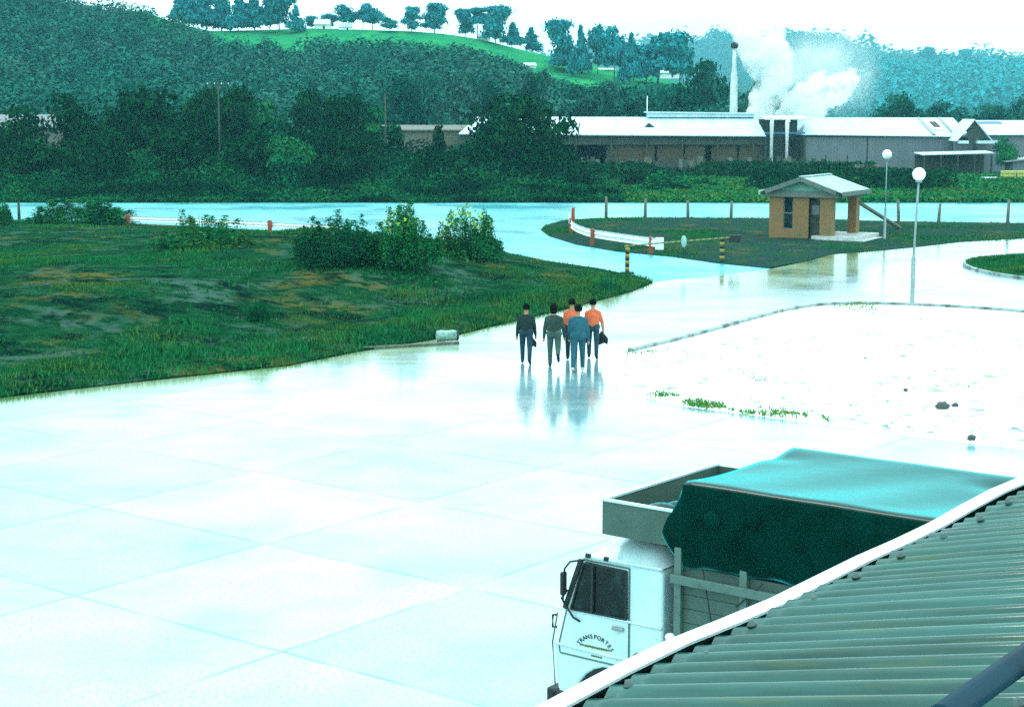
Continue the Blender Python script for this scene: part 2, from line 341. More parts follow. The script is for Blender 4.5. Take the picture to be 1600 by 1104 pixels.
# ---- white gravel lot with kerb
MT['white_gravel'] = M('white_gravel', (.88, .89, .87), .6, [((.60, .63, .60), 3, .45, .65), ((.05, .17, .15), 2.4, .61, .64), ((.14, .34, .08), .6, .63, .68), ((.32, .46, .44), 9, .58, .64), ((.08, .24, .21), 6, .615, .64)], coord='Position', bump=(22, .35, .03), spec=.6)
lot_o = cdt_sheet('gravel_lot', lot, .6, lambda x, y: .004 + (.05 + .05 * vnoise(x, y, 1.2, 9)) * smooth(polydist(x, y, lot + [lot[0]]) / 1.2), MT['white_gravel'])
MT['kerb_concrete'] = M('kerb_concrete', (.30, .36, .34), .6, [((.07, .10, .08), 1.6, .46, .62)], coord='Position', bump=(15, .2))
def sweep(path, prof, closed=False):
    V = []; F = []; n = len(prof); path = [Vector(p) for p in path]
    for i, p in enumerate(path):
        a = path[i - 1] if (i > 0 or closed) else p; b = path[(i + 1) % len(path)] if (i < len(path) - 1 or closed) else p
        d = (b - a).normalized(); nr = Vector((-d.y, d.x))
        for o, z in prof: V.append((p.x + nr.x * o, p.y + nr.y * o, z))
    m = len(path)
    for i in range(m if closed else m - 1):
        for k in range(n): F.append((i * n + k, ((i + 1) % m) * n + k, ((i + 1) % m) * n + (k + 1) % n, i * n + (k + 1) % n))
    return V, F
def dense(poly, st, closed=False):
    out = []; n = len(poly)
    for i in range(n if closed else n - 1):
        a, b = Vector(poly[i]), Vector(poly[(i + 1) % n]); k = max(1, int((b - a).length / st)); out += [tuple(a.lerp(b, j / k)) for j in range(k)]
    if not closed: out.append(poly[-1])
    return out
def chaikin(p, n=2, closed=False):
    for _ in range(n):
        q = [] if closed else [p[0]]
        for i in range(len(p) if closed else len(p) - 1):
            a, b = Vector(p[i]), Vector(p[(i + 1) % len(p)]); q += [tuple(a * .75 + b * .25), tuple(a * .25 + b * .75)]
        if not closed: q.append(p[-1])
        p = q
    return p
kpath = lot[:10]
V, F = sweep(chaikin(kpath, 2), [(-.10, -.02), (-.10, .11), (.06, .11), (.08, .10), (.08, -.02)])
F += [[4, 3, 2, 1, 0], [len(V) - 5 + q for q in range(5)]]; kb = npmesh('kerb', V, F, 'kerb_concrete'); struct(kb)
isc = P(1642, 421)
islet = [(isc.x + 3.55 * math.cos(t), isc.y + 6.4 * math.sin(t)) for t in np.linspace(0, 2 * math.pi, 37)[:-1]]
cdt_sheet('grass_islet', islet, .6, lambda x, y: .08 + .3 * smooth(polydist(x, y, islet + [islet[0]]) / 3), MT['grass_ground'])
V, F = sweep(islet, [(-.14, -.02), (-.14, .12), (.02, .12), (.02, -.02)], True); struct(npmesh('islet_kerb', V, F, 'kerb_concrete'))

# ------------------------------------------------------------------ hills
def crest(pts, Y, dy=0):
    q = [D(a, b + dy, Y) for a, b in pts]; return np.array([p.x for p in q]), np.array([p.z for p in q])
C1 = crest([(-900, -150), (-300, -70), (0, -25), (105, 4), (150, 13), (225, 16), (270, 34), (330, 47), (400, 46), (480, 43), (560, 46), (640, 48), (700, 53), (760, 63), (800, 74), (870, 91), (940, 104), (1000, 116), (1060, 128), (1130, 146), (1200, 165), (1300, 188), (1900, 200)], 450)
def hill1(x, y):
    zc = np.interp(x * 450 / np.maximum(y, 50), *C1) * .5 + np.interp(x, *C1) * .5; t = (y - 235) / 215.
    up = np.clip(t, 0, 1); up = .45 * up + .55 * up * up
    z = np.maximum(zc, 0) * np.where(t > 1, 1 - .35 * smooth((t - 1) / 2.2), up)
    return z + (2.4 * (vnoise(x, y, 38, 11) - .5) + 1.0 * (vnoise(x, y, 14, 12) - .5)) * smooth(t * 3) * (1 - .8 * smooth((t - .8) / .2)) - .6 * (t < 0)
C2 = crest([(900, 130), (1150, 118), (1300, 110), (1380, 103), (1430, 99), (1500, 99), (1600, 101), (1800, 104), (2300, 130)], 1900, 14)
def hill2(x, y):
    zc = np.interp(x * 1900 / np.maximum(y, 600), *C2); t = (y - 1120) / 780.
    return np.maximum(zc, 0) * np.where(t > 1, 1 - .4 * smooth((t - 1) / 1.5), smooth(t) * .6 + .4 * np.clip(t, 0, 1)) - 1
C3 = crest([(600, 110), (900, 92), (1000, 74), (1060, 71), (1100, 62), (1128, 53), (1150, 60), (1210, 57), (1250, 60), (1300, 64), (1340, 79), (1400, 91), (1430, 95), (1480, 97), (1600, 99), (1800, 108), (2600, 130)], 3200, 15)
def hill3(x, y):
    zc = np.interp(x * 3200 / np.maximum(y, 1200), *C3); t = (y - 2100) / 1100.
    return np.maximum(zc, 0) * np.where(t > 1, 1 - .4 * smooth((t - 1) / 1.0), smooth(t) * .6 + .4 * np.clip(t, 0, 1)) - 1
def hillmesh(name, fn, x0, x1, y0, y1, nx, ny, mat):
    X, Y = np.meshgrid(np.linspace(x0, x1, nx), np.linspace(y0, y1, ny)); Z = fn(X, Y)
    V = np.stack([X.ravel(), Y.ravel(), Z.ravel()], 1)
    i = np.arange((ny - 1) * nx).reshape(ny - 1, nx)[:, :-1].ravel(); F = np.stack([i, i + 1, i + nx + 1, i + nx], 1)
    return struct(npmesh(name, V, F, mat, sm=True))
MT['meadow'] = M('meadow', (.018, .21, .080), .95, [((.012, .18, .07), .05, .45, .65), ((.04, .30, .07), .15, .5, .7)], spec=.0, coord='Position', bump=(.6, .5, .3))
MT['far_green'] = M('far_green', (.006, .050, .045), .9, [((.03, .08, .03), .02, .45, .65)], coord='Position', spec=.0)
hillmesh('hillside', hill1, -330, 330, 232, 800, 200, 150, 'meadow')
hillmesh('middle_hill', hill2, -300, 1800, 1120, 2300, 120, 60, 'far_green')
hillmesh('far_hill', hill3, -500, 3000, 2100, 4000, 140, 60, 'far_green')

# ------------------------------------------------------------------ foliage
MT['leaf_dark'] = M('leaf_dark', (.002, .036, .013), .85, [((.008, .062, .018), .35, .45, .65)], island=.5, coord='Position', spec=.0)
MT['leaf_mid'] = M('leaf_mid', (.009, .135, .050), .85, [((.024, .160, .040), .3, .45, .65), ((.002, .035, .014), .16, .46, .60)], island=.45, coord='Position', spec=.0)
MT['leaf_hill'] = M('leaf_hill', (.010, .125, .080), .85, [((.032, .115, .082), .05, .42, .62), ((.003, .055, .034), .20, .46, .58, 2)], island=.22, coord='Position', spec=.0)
MT['leaf_haze'] = M('leaf_haze', (.012, .19, .21), .85, island=.5, coord='Position', spec=.0)  # pale blue-green leaf colour with the haze of distance painted in
MT['leaf_grass'] = M('leaf_grass', (.012, .150, .040), .85, [((.070, .145, .020), .22, .46, .64), ((.006, .085, .030), .5, .5, .68)], island=.5, coord='Position', spec=.0)
MT['leaf_yellow'] = M('leaf_yellow', (.20, .40, .03), .7, island=.4, spec=.2)
MT['leaf_scrub'] = M('leaf_scrub', (.005, .085, .030), .85, [((.016, .115, .030), .3, .45, .65), ((.001, .024, .010), .16, .44, .58)], island=.45, coord='Position', spec=.0)
MT['bark'] = M('bark', (.05, .05, .038), .9, [((.09, .09, .07), 6, .5, .7)], bump=(12, .5))

def canopy(name, fn, region, y0, y1, x0, x1, spacing, rad, nq, qs, mat, label, cat, holes=(), seed=3):
    g = np.random.default_rng(seed)
    n = int((x1 - x0) * (y1 - y0) / spacing ** 2); x = g.uniform(x0, x1, n); y = g.uniform(y0, y1, n); z = fn(x, y)
    r = g.uniform(rad[0], rad[1], n) * np.where(g.random(n) < .12, 1.35, 1); tl = g.uniform(.9, 1.5, n)
    px, py = projn(np.stack([x, y, z + r * (.35 + tl * .8)], 1)); k = inpoly(px, py, region) & (z > -.5)
    for h in holes: k &= ~inpoly(px, py, h)
    x, y, z, r, tl = x[k], y[k], z[k], r[k], tl[k]; n = len(x)
    th = g.uniform(0, 2 * math.pi, (n, nq)); cz = g.uniform(-.15, 1, (n, nq)); s = np.sqrt(1 - cz ** 2)
    dirs = np.stack([s * np.cos(th), s * np.sin(th), cz], 2); rr = r[:, None, None] * g.uniform(.72, 1.06, (n, nq, 1))
    tall = tl[:, None]
    C = np.stack([x, y, z], 1)[:, None, :] + dirs * rr * np.stack([np.ones((n, 1)), np.ones((n, 1)), tall], 2) + np.stack([np.zeros((n, 1)), np.zeros((n, 1)), r[:, None] * .35], 2)
    Nn = dirs + g.normal(size=dirs.shape) * .28
    V, F = quads(C.reshape(-1, 3), Nn.reshape(-1, 3), (r[:, None] * g.uniform(qs[0], qs[1], (n, nq))).ravel(), .7, g)
    return stuff(npmesh(name, V, F, mat), label, cat)
FOREST = [(-80, -130), (95, -28), (112, -4), (150, 2), (222, 4), (262, 24), (320, 42), (338, 58), (400, 60), (480, 55), (530, 57), (600, 63), (640, 64), (720, 72), (760, 84), (812, 98), (850, 116), (905, 136), (960, 134), (1010, 132), (1050, 140), (1100, 140), (1160, 150), (1200, 150), (1200, 196), (-80, 196)]
HOLES = [[(214, 36), (240, 36), (240, 53), (220, 54)], [(268, 36), (300, 36), (298, 56), (272, 54)], [(338, 40), (430, 38), (436, 56), (395, 62), (342, 52)], [(430, 53), (486, 62), (490, 80), (455, 76)]]
canopy('hillside_forest', hill1, FOREST, 238, 462, -190, 90, 3.4, (2.3, 4.6), 180, (.10, .19), 'leaf_hill', 'dense dark green native forest covering the left hillside below the meadow', 'forest', HOLES)
F3 = [(800, 40), (1750, 40), (1750, 205), (800, 205)]
canopy('far_hill_forest', hill3, F3, 2150, 3230, -110, 1390, 31, (15, 25), 70, (.20, .36), 'far_green', 'hazy cyan blue woodland covering the farthest hill behind the steam', 'forest', seed=5)
canopy('middle_hill_forest', hill2, [(1320, 60), (1750, 60), (1750, 205), (1320, 205)], 1150, 1930, 180, 720, 15, (7, 12), 80, (.20, .34), 'leaf_haze', 'hazy blue green woods on the lower hill behind the grey shed roof', 'forest', seed=6)

# tree prototypes: unit crown (height 1, width 1), lobes of leaf quads round a tapered trunk with limbs
def crown_mesh(kind, seed, nq, leaf):
    g = np.random.default_rng(seed); lobes = []; var_ = seed % 7
    if kind == 'round':
        for _ in range(13): a = g.uniform(0, 2 * math.pi); q = g.uniform(0, .30); zz = g.uniform(.26, .86); q *= 1.15 - abs(zz - .55) * 1.5; lobes.append((q * math.cos(a), q * math.sin(a), zz, g.uniform(.14, .24)))
    elif kind == 'tall':
        for i in range(15): a = g.uniform(0, 2 * math.pi); zz = .18 + .76 * i / 14; q = g.uniform(.03, .26) * (1 - abs(zz - .5) * .9); lobes.append((q * math.cos(a), q * math.sin(a), zz, g.uniform(.10, .2)))
    elif kind == 'conifer':
        for i in range(17): a = g.uniform(0, 2 * math.pi); zz = .14 + .82 * i / 16; q = .34 * (1 - zz) * g.uniform(.3, 1); lobes.append((q * math.cos(a), q * math.sin(a), zz, .06 + .20 * (1 - zz) * g.uniform(.7, 1.1)))
    elif kind == 'open':
        for _ in range(10): a = g.uniform(0, 2 * math.pi); q = g.uniform(.08, .38); zz = g.uniform(.42, .9); q *= 1.2 - abs(zz - .62) * 1.7; lobes.append((q * math.cos(a), q * math.sin(a), zz, g.uniform(.09, .17)))
    elif kind == 'bush':
        for _ in range(16): a = g.uniform(0, 2 * math.pi); q = math.sqrt(g.random()) * .36; lobes.append((q * math.cos(a), q * math.sin(a), g.uniform(.12, .30) + (.40 - q) * g.uniform(.3, 1.1), g.uniform(.12, .22)))
    lobes = np.array(lobes); lobes[:, 3] *= {'round': 1.35, 'tall': 1.35, 'conifer': 1.25, 'open': 1.25}.get(kind, 1); wts = lobes[:, 3] ** 2; k = g.choice(len(lobes), nq, p=wts / wts.sum())
    d = g.normal(size=(nq, 3)); d /= np.linalg.norm(d, axis=1, keepdims=True); d[:, 2] = np.where(d[:, 2] < -.4, -d[:, 2], d[:, 2])
    rr = lobes[k, 3:4] * (g.random((nq, 1)) ** .35) * g.uniform(.8, 1.15, (nq, 1))
    C = lobes[k, :3] + d * rr * np.array([1, 1, .72 if kind != 'bush' else .8])
    C[:, 2] = np.maximum(C[:, 2], .02)
    for ax in (0, 1):
        lo, hi = np.percentile(C[:, ax], [1, 99]); C[:, ax] = (C[:, ax] - (lo + hi) / 2) * (.96 / (hi - lo))
    if kind == 'bush':
        nsh = 70; qs_ = np.sqrt(g.random(nsh)) * .46; as_ = g.uniform(0, 2 * math.pi, nsh); hs_ = g.uniform(.55, 1.3, nsh); kk = g.integers(0, nsh, nq); tz = g.random(nq) ** .6
        dome = np.maximum(1 - (qs_[kk] / .5) ** 2, .05) ** .6 * hs_[kk]; sp_ = .085 * (1.15 - tz)
        C = np.stack([qs_[kk] * np.cos(as_[kk]) * (.85 + .15 * tz) + g.normal(size=nq) * sp_, qs_[kk] * np.sin(as_[kk]) * (.85 + .15 * tz) + g.normal(size=nq) * sp_, dome * tz], 1)
    top = np.percentile(C[:, 2], 99.3); C[:, 2] *= .985 / top; lobes[:, 2] *= .985 / top
    return quads(C, d + g.normal(size=(nq, 3)) * .5, leaf * g.uniform(.6, 1.35, nq), .65, g), lobes
def trunk_mb(lobes, kind):
    m = MB(); top = float(lobes[:, 2].max())
    m.tube([(0, 0, -.02), (.008, .004, .25), (-.006, .008, .5), (.004, 0, top * .9)], [.030, .022, .015, .006], 7)
    for i in range(0, len(lobes), 2):
        l = lobes[i]; zb = max(.12, l[2] - .22); m.tube([(0, 0, zb), (l[0] * .5, l[1] * .5, (zb + l[2]) / 2 + .01), tuple(l[:3])], [.013, .009, .004], 5)
    return m
PROTO = {}
def proto(kind, var, mat, nq, leaf):
    key = (kind, var, mat)
    if key not in PROTO:
        (V, F), lob = crown_mesh(kind, hash(kind) % 97 * 0 + var * 13 + len(kind), nq, leaf)
        me = bpy.data.meshes.new('crown'); me.from_pydata(V.astype(np.float32), [], F.astype(np.int32)); me.materials.append(MT[mat])
        mb = trunk_mb(lob, kind); tm = bpy.data.meshes.new('trunk'); tm.from_pydata(mb.v, [], mb.f); tm.materials.append(MT['bark'])
        PROTO[key] = (me, tm)
    return PROTO[key]
def tree(name, label, px, top, base, wpx, Y, kind='round', mat='leaf_dark', nq=2200, leaf=.055, group='trees', z=None, cat='tree', hfn=None):
    b = D(px, base, Y) if z is None else Vector((D(px, base, Y).x, Y, z))
    if hfn is not None: b.z = float(hfn(np.array([b.x]), np.array([b.y]))[0])
    t = D(px, top, Y); h = max(t.z - b.z, .5); wd = wpx / FPX * Y
    cm, tm = proto(kind, random.randrange(3), mat, nq, leaf)
    o = thing(name, label, cat, (b.x, b.y, b.z), random.uniform(0, 6.28), group)
    for nm, me in (('crown', cm), ('trunk', tm)):
        c = bpy.data.objects.new(nm, me); COL.objects.link(c); c.parent = o
        c.scale = (wd, wd, h) if nm == 'crown' else (max(wd * .8, h * .25), max(wd * .8, h * .25), h)
    return o

# near band beyond the road
BAND = [
 (22, 168, 300, 95, 158, 'round', 'leaf_dark', 'dark broad tree at the left picture edge above the wet road'),
 (132, 148, 300, 88, 160, 'round', 'leaf_dark', 'dark round tree just right of the pale roof at far left'),
 (200, 168, 300, 90, 162, 'round', 'leaf_dark', 'low dark tree between two taller dark trees at left'),
 (240, 140, 300, 118, 165, 'round', 'leaf_dark', 'widest tall dark tree left of the tall power pole'),
 (322, 138, 300, 62, 163, 'tall', 'leaf_dark', 'tall dark tree touching the left side of the power pole'),
 (368, 138, 300, 72, 170, 'tall', 'leaf_dark', 'tall dark tree just right of the tall power pole'),
 (425, 160, 300, 76, 172, 'round', 'leaf_mid', 'lighter green tree between power pole and slim grey trees'),
 (482, 142, 300, 58, 172, 'tall', 'leaf_dark', 'slim dark tree with a small pale patch at its foot'),
 (545, 150, 302, 84, 158, 'tall', 'leaf_dark', 'large loose dark tree left of the short thin pole'),
 (592, 166, 304, 64, 156, 'open', 'leaf_mid', 'thin open tree beside the short pole in front of the grey wall'),
 (683, 198, 300, 54, 158, 'conifer', 'leaf_dark', 'narrow dark conifer in front of the hipped shed end'),
 (640, 262, 306, 60, 150, 'bush', 'leaf_dark', 'low dark bush left of the narrow conifer'),
 (792, 148, 304, 108, 152, 'round', 'leaf_dark', 'tallest dark tree hiding the left end of the long shed'),
 (852, 158, 304, 86, 155, 'round', 'leaf_dark', 'dark tree against the white shed roof right of the tallest one'),
 (750, 210, 306, 70, 150, 'round', 'leaf_dark', 'short dark tree below the hipped shed roof'),
 (905, 255, 306, 70, 150, 'bush', 'leaf_dark', 'dark bush at the right foot of the big dark trees'),
 (1040, 268, 306, 80, 152, 'bush', 'leaf_mid', 'green bush below the middle of the long shed'),
 (1000, 262, 300, 60, 162, 'bush', 'leaf_dark', 'dark bush in the grass below the brown boards'),
 (60, 212, 304, 74, 148, 'round', 'leaf_dark', 'dark low tree between the left edge and the round tree'),
 (165, 206, 304, 70, 146, 'round', 'leaf_dark', 'dark low tree below the round tree right of the pale roof'),
 (285, 200, 304, 82, 147, 'round', 'leaf_dark', 'dark spreading tree in front of the widest tall tree'),
 (395, 205, 304, 80, 147, 'round', 'leaf_dark', 'dark spreading tree at the right foot of the power pole'),
 (455, 215, 306, 70, 145, 'round', 'leaf_mid', 'lighter low tree below the slim dark tree'),
 (520, 200, 306, 62, 146, 'tall', 'leaf_dark', 'dark upright tree left of the large loose tree'),
 (575, 205, 306, 60, 147, 'open', 'leaf_dark', 'thin dark tree left of the short thin pole'),
 (712, 232, 306, 56, 148, 'bush', 'leaf_dark', 'dark bush between the conifer and the big dark trees'),
 (1572, 215, 262, 34, 188, 'round', 'leaf_mid', 'small round tree beside the grey wall at far right'),
]
for i, (px, tp, bs, wd, Y, kd, mt, lb) in enumerate(BAND):
    tree('bush' if kd == 'bush' else 'broadleaf_tree' if kd != 'conifer' else 'conifer', lb, px, tp, bs, wd * 1.12, Y, kd, mt, 2600, .060, 'trees and bushes beyond the main road', z=0, cat='bush' if kd == 'bush' else 'tree')
# second row at the foot of the hill
ROW2 = [
 (610, 130, 40, 'hazy round tree above the short pole at the hill foot'), (640, 120, 62, 'hazy green tree left of the taller hazy pair'),
 (715, 118, 62, 'tall hazy tree at hill foot left of the big dark trees'), (672, 128, 50, 'hazy tree squeezed between two taller hazy trees'),
 (842, 112, 72, 'tallest hazy tree rising behind the big dark trees'), (900, 136, 62, 'hazy tree above the left end of the white roof'),
 (945, 128, 54, 'hazy tree left of the thin roof mast'), (990, 136, 60, 'hazy tree directly behind the thin roof mast'),
 (1050, 132, 62, 'hazy tree right of the thin roof mast'), (1098, 96, 68, 'dark hazy tree just left of the tall chimney'),
 (1078, 140, 60, 'low dark tree at the foot of the chimney'), (1168, 128, 46, 'dark tree between the chimney and the steam'),
 (560, 138, 50, 'hazy tree behind the loose dark tree'), (760, 128, 50, 'hazy tree behind the tallest dark tree'),
 (400, 150, 60, 'hazy tree behind the power pole trees'), (70, 165, 60, 'hazy tree behind the pale roof at far left'),
]
for px, tp, wd, lb in ROW2:
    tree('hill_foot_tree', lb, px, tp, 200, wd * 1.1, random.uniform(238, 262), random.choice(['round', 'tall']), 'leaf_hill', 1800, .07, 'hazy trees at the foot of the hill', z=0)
ROW3 = [(1385, 152, 50, 'dark tree behind the roof nearest the steam'), (1420, 148, 50, 'dark tree above the middle of the grey shed roof'), (1455, 160, 46, 'low dark tree above the roof hatch'),
        (1500, 168, 50, 'low tree behind the dark roof gable'), (1548, 164, 56, 'low dark tree right of the dark roof gable'), (1590, 152, 54, 'dark tree at the right picture edge behind the shed')]
for px, tp, wd, lb in ROW3:
    tree('shed_tree', lb, px, tp, 200, wd * 1.2, random.uniform(300, 330), 'round', 'leaf_hill', 1600, .075, 'trees behind the grey shed', z=0)
# skyline
SKYL = [
 (295, -14, 40, 44, 'conifer', 'leftmost tall conifer of the dark skyline row'), (322, -20, 42, 36, 'conifer', 'second conifer of the dark skyline row'), (346, -16, 42, 40, 'conifer', 'dark conifer in the middle of the skyline row'),
 (372, -6, 42, 36, 'conifer', 'conifer with sky gap on its left in the skyline row'), (398, -4, 44, 40, 'conifer', 'broad conifer near the right end of the dark row'), (422, 2, 44, 36, 'round', 'round tree below the branch at top of picture'), (436, -30, 44, 44, 'round', 'tall tree whose branch reaches out at the top edge'), (462, 10, 46, 26, 'conifer', 'pointed tree ending the dark skyline row on the right'),
 (488, 25, 44, 20, 'round', 'small pale tree just right of the dark skyline row'), (514, 22, 45, 26, 'round', 'pale low tree beside the white farm houses'),
 (545, 8, 46, 34, 'round', 'pale round tree left of the darker skyline pair'), (567, 14, 46, 22, 'open', 'thin tree touching the pale round tree'), (582, 6, 47, 32, 'round', 'darker round skyline tree above the meadow'), (609, 27, 47, 24, 'round', 'small low pale tree alone on the skyline'),
 (643, 11, 49, 24, 'tall', 'lone egg shaped tree on the bare skyline'), (679, 5, 50, 34, 'tall', 'lone tallest tree with two thin stems on the skyline'),
 (727, 14, 55, 24, 'tall', 'left tree of the clump beyond the lone pair'), (746, 12, 57, 38, 'open', 'loose tree with sky gaps in the skyline clump'), (774, 9, 66, 36, 'tall', 'tallest tree of the clump beyond the lone pair'), (800, 36, 76, 30, 'conifer', 'pointed tree at right end of the skyline clump'),
 (832, 44, 80, 24, 'conifer', 'small pointed tree alone in the skyline dip'), (878, 31, 106, 38, 'tall', 'tall tree standing over the white field shed'), (906, 42, 104, 28, 'conifer', 'narrow tree right of the tall one over the field shed'), (934, 39, 96, 26, 'round', 'pale round tree behind the white roofed farmhouse'),
 (960, 43, 100, 38, 'round', 'dark broad tree right of the white roofed farmhouse'), (985, 54, 108, 30, 'conifer', 'conifer between broad tree and the large dark tree'), (1028, 51, 122, 74, 'round', 'largest dark tree on the right end of the skyline'), (1062, 68, 128, 40, 'round', 'pale tree behind the largest dark tree'),
 (892, 82, 112, 60, 'round', 'dark bushy tree below the skyline left of the meadow'), (1010, 88, 130, 40, 'round', 'dark tree at the meadow corner below the largest tree'),
]
for px, tp, bs, wd, kd, lb in SKYL:
    Y = 448 + random.uniform(-6, 10) if px < 850 else 420 + random.uniform(-10, 15)
    tree('skyline_tree', lb, px, tp, bs, wd * 1.15, Y, kd, 'leaf_haze', 2600, .085, 'trees along the hill skyline', hfn=hill1)
for px, tp, wd, lb in [(1450, 74, 24, 'left tall blue tree on the far right ridge'), (1476, 90, 22, 'short blue tree between two tall ones on the right ridge'), (1505, 77, 24, 'right tall blue tree on the far right ridge')]:
    tree('ridge_tree', lb, px, tp, 104, wd, 1880, 'tall', 'leaf_haze', 900, .09, 'blue trees on the right ridge', hfn=hill2)

# undergrowth bands, reeds and grass
def mass(name, n, xr, yr, hfun, leaf, mat, label, dens=None, seed=1, asp=.5, base=0):
    g = np.random.default_rng(seed); x = g.uniform(*xr, n); y = g.uniform(*yr, n)
    h = hfun(x, y); z = base + h * g.random(n) ** .7
    if dens is not None: k = g.random(n) < dens(x, y); x, y, z = x[k], y[k], z[k]
    Nn = g.normal(size=(len(x), 3)) + np.array([0, -.6, .5])
    V, F = quads(np.stack([x, y, z], 1), Nn, leaf * g.uniform(.6, 1.4, len(x)), asp, g)
    return stuff(npmesh(name, V, F, mat), label, 'undergrowth')
def hU(x, y):
    t = smooth((y - 136) / 14); left = smooth((8 - x) / 10)
    return .35 + 1.2 * t * vnoise(x, y, 4, 21) + left * t * (.5 + 5.5 * vnoise(x, y, 9, 22) * vnoise(x, y, 4, 23))
mass('scrub', 260000, (-75, 9), (136, 184), hU, .26, 'leaf_scrub', 'tangled green scrub filling the ground between road and dark trees', seed=2)
mass('rough_grass', 110000, (9, 72), (136, 188), lambda x, y: .30 + .5 * vnoise(x, y, 5, 31) * vnoise(x, y, 1.7, 32), .30, 'leaf_grass', 'rough bright grass slope between the road and the sawmill', seed=4)
def hD(x, y): return .3 + 1.6 * smooth((vnoise(x, y, 6, 41) - .45) * 4)
mass('dark_scrub', 36000, (4, 40), (150, 184), hD, .36, 'leaf_dark', 'dark scrub patches in the rough grass before the long shed', dens=lambda x, y: smooth((vnoise(x, y, 6, 41) - .45) * 5), seed=8)

def blades(name, n, poly, zfun, hfun, wd, dens, mat, label, seed=1):
    g = np.random.default_rng(seed); xs = [p[0] for p in poly]; ys = [p[1] for p in poly]
    x = g.uniform(min(xs), max(xs), n); y = g.uniform(min(ys), max(ys), n)
    k = inpoly(x, y, poly); x, y = x[k], y[k]
    px, py = projn(np.stack([x, y, np.zeros(len(x))], 1)); k = (px > -60) & (px < 1660); x, y = x[k], y[k]
    k = g.random(len(x)) < dens(x, y); x, y = x[k], y[k]; n = len(x)
    z = zfun(x, y); h = hfun(x, y) * g.uniform(.5, 1.3, n); a = g.uniform(0, math.pi, n); ww = wd * g.uniform(.6, 1.4, n) * (.5 + y / 110)
    dx, dy = np.cos(a) * ww, np.sin(a) * ww; lx, ly = g.normal(size=n) * h * .3, g.normal(size=n) * h * .3
    V = np.stack([np.stack([x - dx, y - dy, z - .03], 1), np.stack([x + dx, y + dy, z - .03], 1), np.stack([x + lx, y + ly, z + h], 1)], 1).reshape(-1, 3)
    return stuff(npmesh(name, V, np.arange(3 * n).reshape(-1, 3), mat), label, 'grass')
def fd(x, y):
    dn = polydist(x, y, fN); n1 = vnoise(x, y, 4.5, 51); n2 = vnoise(x, y, 1.6, 52)
    band = np.where(dn < 3.2, 1.0, np.where(dn < 6.5, .40 + .6 * smooth((n1 - .45) * 5), .05 + smooth((n1 - .47) * 5) * .8))
    return band * (.55 + .45 * n2)
def fh(x, y):
    dn = polydist(x, y, fN); return .07 + .09 * smooth((4 - dn) / 3) + .14 * smooth((vnoise(x, y, 3.5, 53) - .6) * 5)
blades('field_grass', 800000, fieldpoly, field_z, fh, .028, fd, 'leaf_grass', 'patchy green and yellowish grass over the left field and its bank', 61)
blades('verge_grass', 160000, isl, isl_z, lambda x, y: .04 + .08 * vnoise(x, y, 2, 55), .035, lambda x, y: (.05 + .6 * smooth((vnoise(x, y, 3.5, 56) - .48) * 5)) * smooth((np.hypot(x - 17.2, y - 97) - 3.6) / 2.5), 'leaf_grass', 'short patchy grass around the brick guard house', 62)
blades('islet_grass', 16000, islet, lambda x, y: .08 + .3 * smooth(polydist(x, y, islet + [islet[0]]) / 3), lambda x, y: .12 + 0 * x, .03, lambda x, y: 1 + 0 * x, 'leaf_grass', 'mown green grass on the kerbed islet at right', 63)
lotw = lambda x, y: smooth((vnoise(x, y, 1.3, 71) - .74) * 9) * .12 + smooth((vnoise(x, y, .5, 72) - .35) * 4) * .9 * smooth((1.0 - polydist(x, y, G([(1010, 622), (1050, 633), (1095, 638)]))) * 3) + smooth((vnoise(x, y, .5, 73) - .42) * 4) * .9 * smooth((.8 - polydist(x, y, G([(1195, 650), (1255, 658)]))) * 3)
MT['leaf_weed'] = M('leaf_weed', (.05, .22, .03), .8, [((.16, .24, .02), 1.5, .5, .65)], island=.4, coord='Position')
blades('gravel_weeds', 320000, lot, lambda x, y: .06 + 0 * x, lambda x, y: .05 + .04 * vnoise(x, y, .4, 74), .026, lotw, 'leaf_weed', 'small yellow green weeds scattered over the white gravel', 64)

# shrubs in the field
def shrub(label, px, basepx, wpx, hpx, nq=16000, flowers=0, mat='leaf_grass', name='shrub'):
    b = P(px, basepx); zz = float(field_z(np.array([b.x]), np.array([b.y]))[0]); b = P(px, basepx, zz); s = b.y / FPX; w_, h_ = wpx * s * 1.28, hpx * s * 1.22
    o = thing(name, label, 'shrub', (b.x, b.y, zz - .05), random.uniform(0, 6), 'shrubs in the left field')
    (V, F), lob = crown_mesh('bush', random.randrange(999), nq, .025)
    V = V * np.array([w_ * .97, w_ * .7, h_ * .98])
    f = npmesh('foliage', V, F, mat, o)
    st = MB(); g = random.Random(px)
    for k in range(90):
        a = g.uniform(0, 6.28); q = math.sqrt(g.random()) * .40; x, y = q * math.cos(a) * w_, q * math.sin(a) * w_ * .7; hh = h_ * (1.02 - q * 1.3) * g.uniform(.75, 1.12)
        st.tube([(x * .7, y * .7, 0), (x, y, hh)], [.022, .008], 4, cap=False)
    st.build('stems', 'leaf_mid', o, fixn=False)
    if flowers:
        n = flowers; a = rng.uniform(0, 6.28, n); q = np.sqrt(rng.random(n)) * .33; x = q * np.cos(a) * w_; y = q * np.sin(a) * w_ * .7
        z = h_ * (.98 - q * 1.15) * rng.uniform(.92, 1.3, n); cl = vnoise(x, y, .7, px) > .5; x, y, z = x[cl], y[cl], z[cl]
        V, F = quads(np.stack([x, y, z], 1), rng.normal(size=(len(x), 3)), .11 + .07 * rng.random(len(x)), .8)
        npmesh('flowers', V, F, 'leaf_yellow', o)['kind'] = 'stuff'
    return o
shrub('low rounded green mound of weeds beside the far road at left', 132, 352, 165, 36)
shrub('green mound cut by the left picture edge near the road', -8, 352, 70, 34)
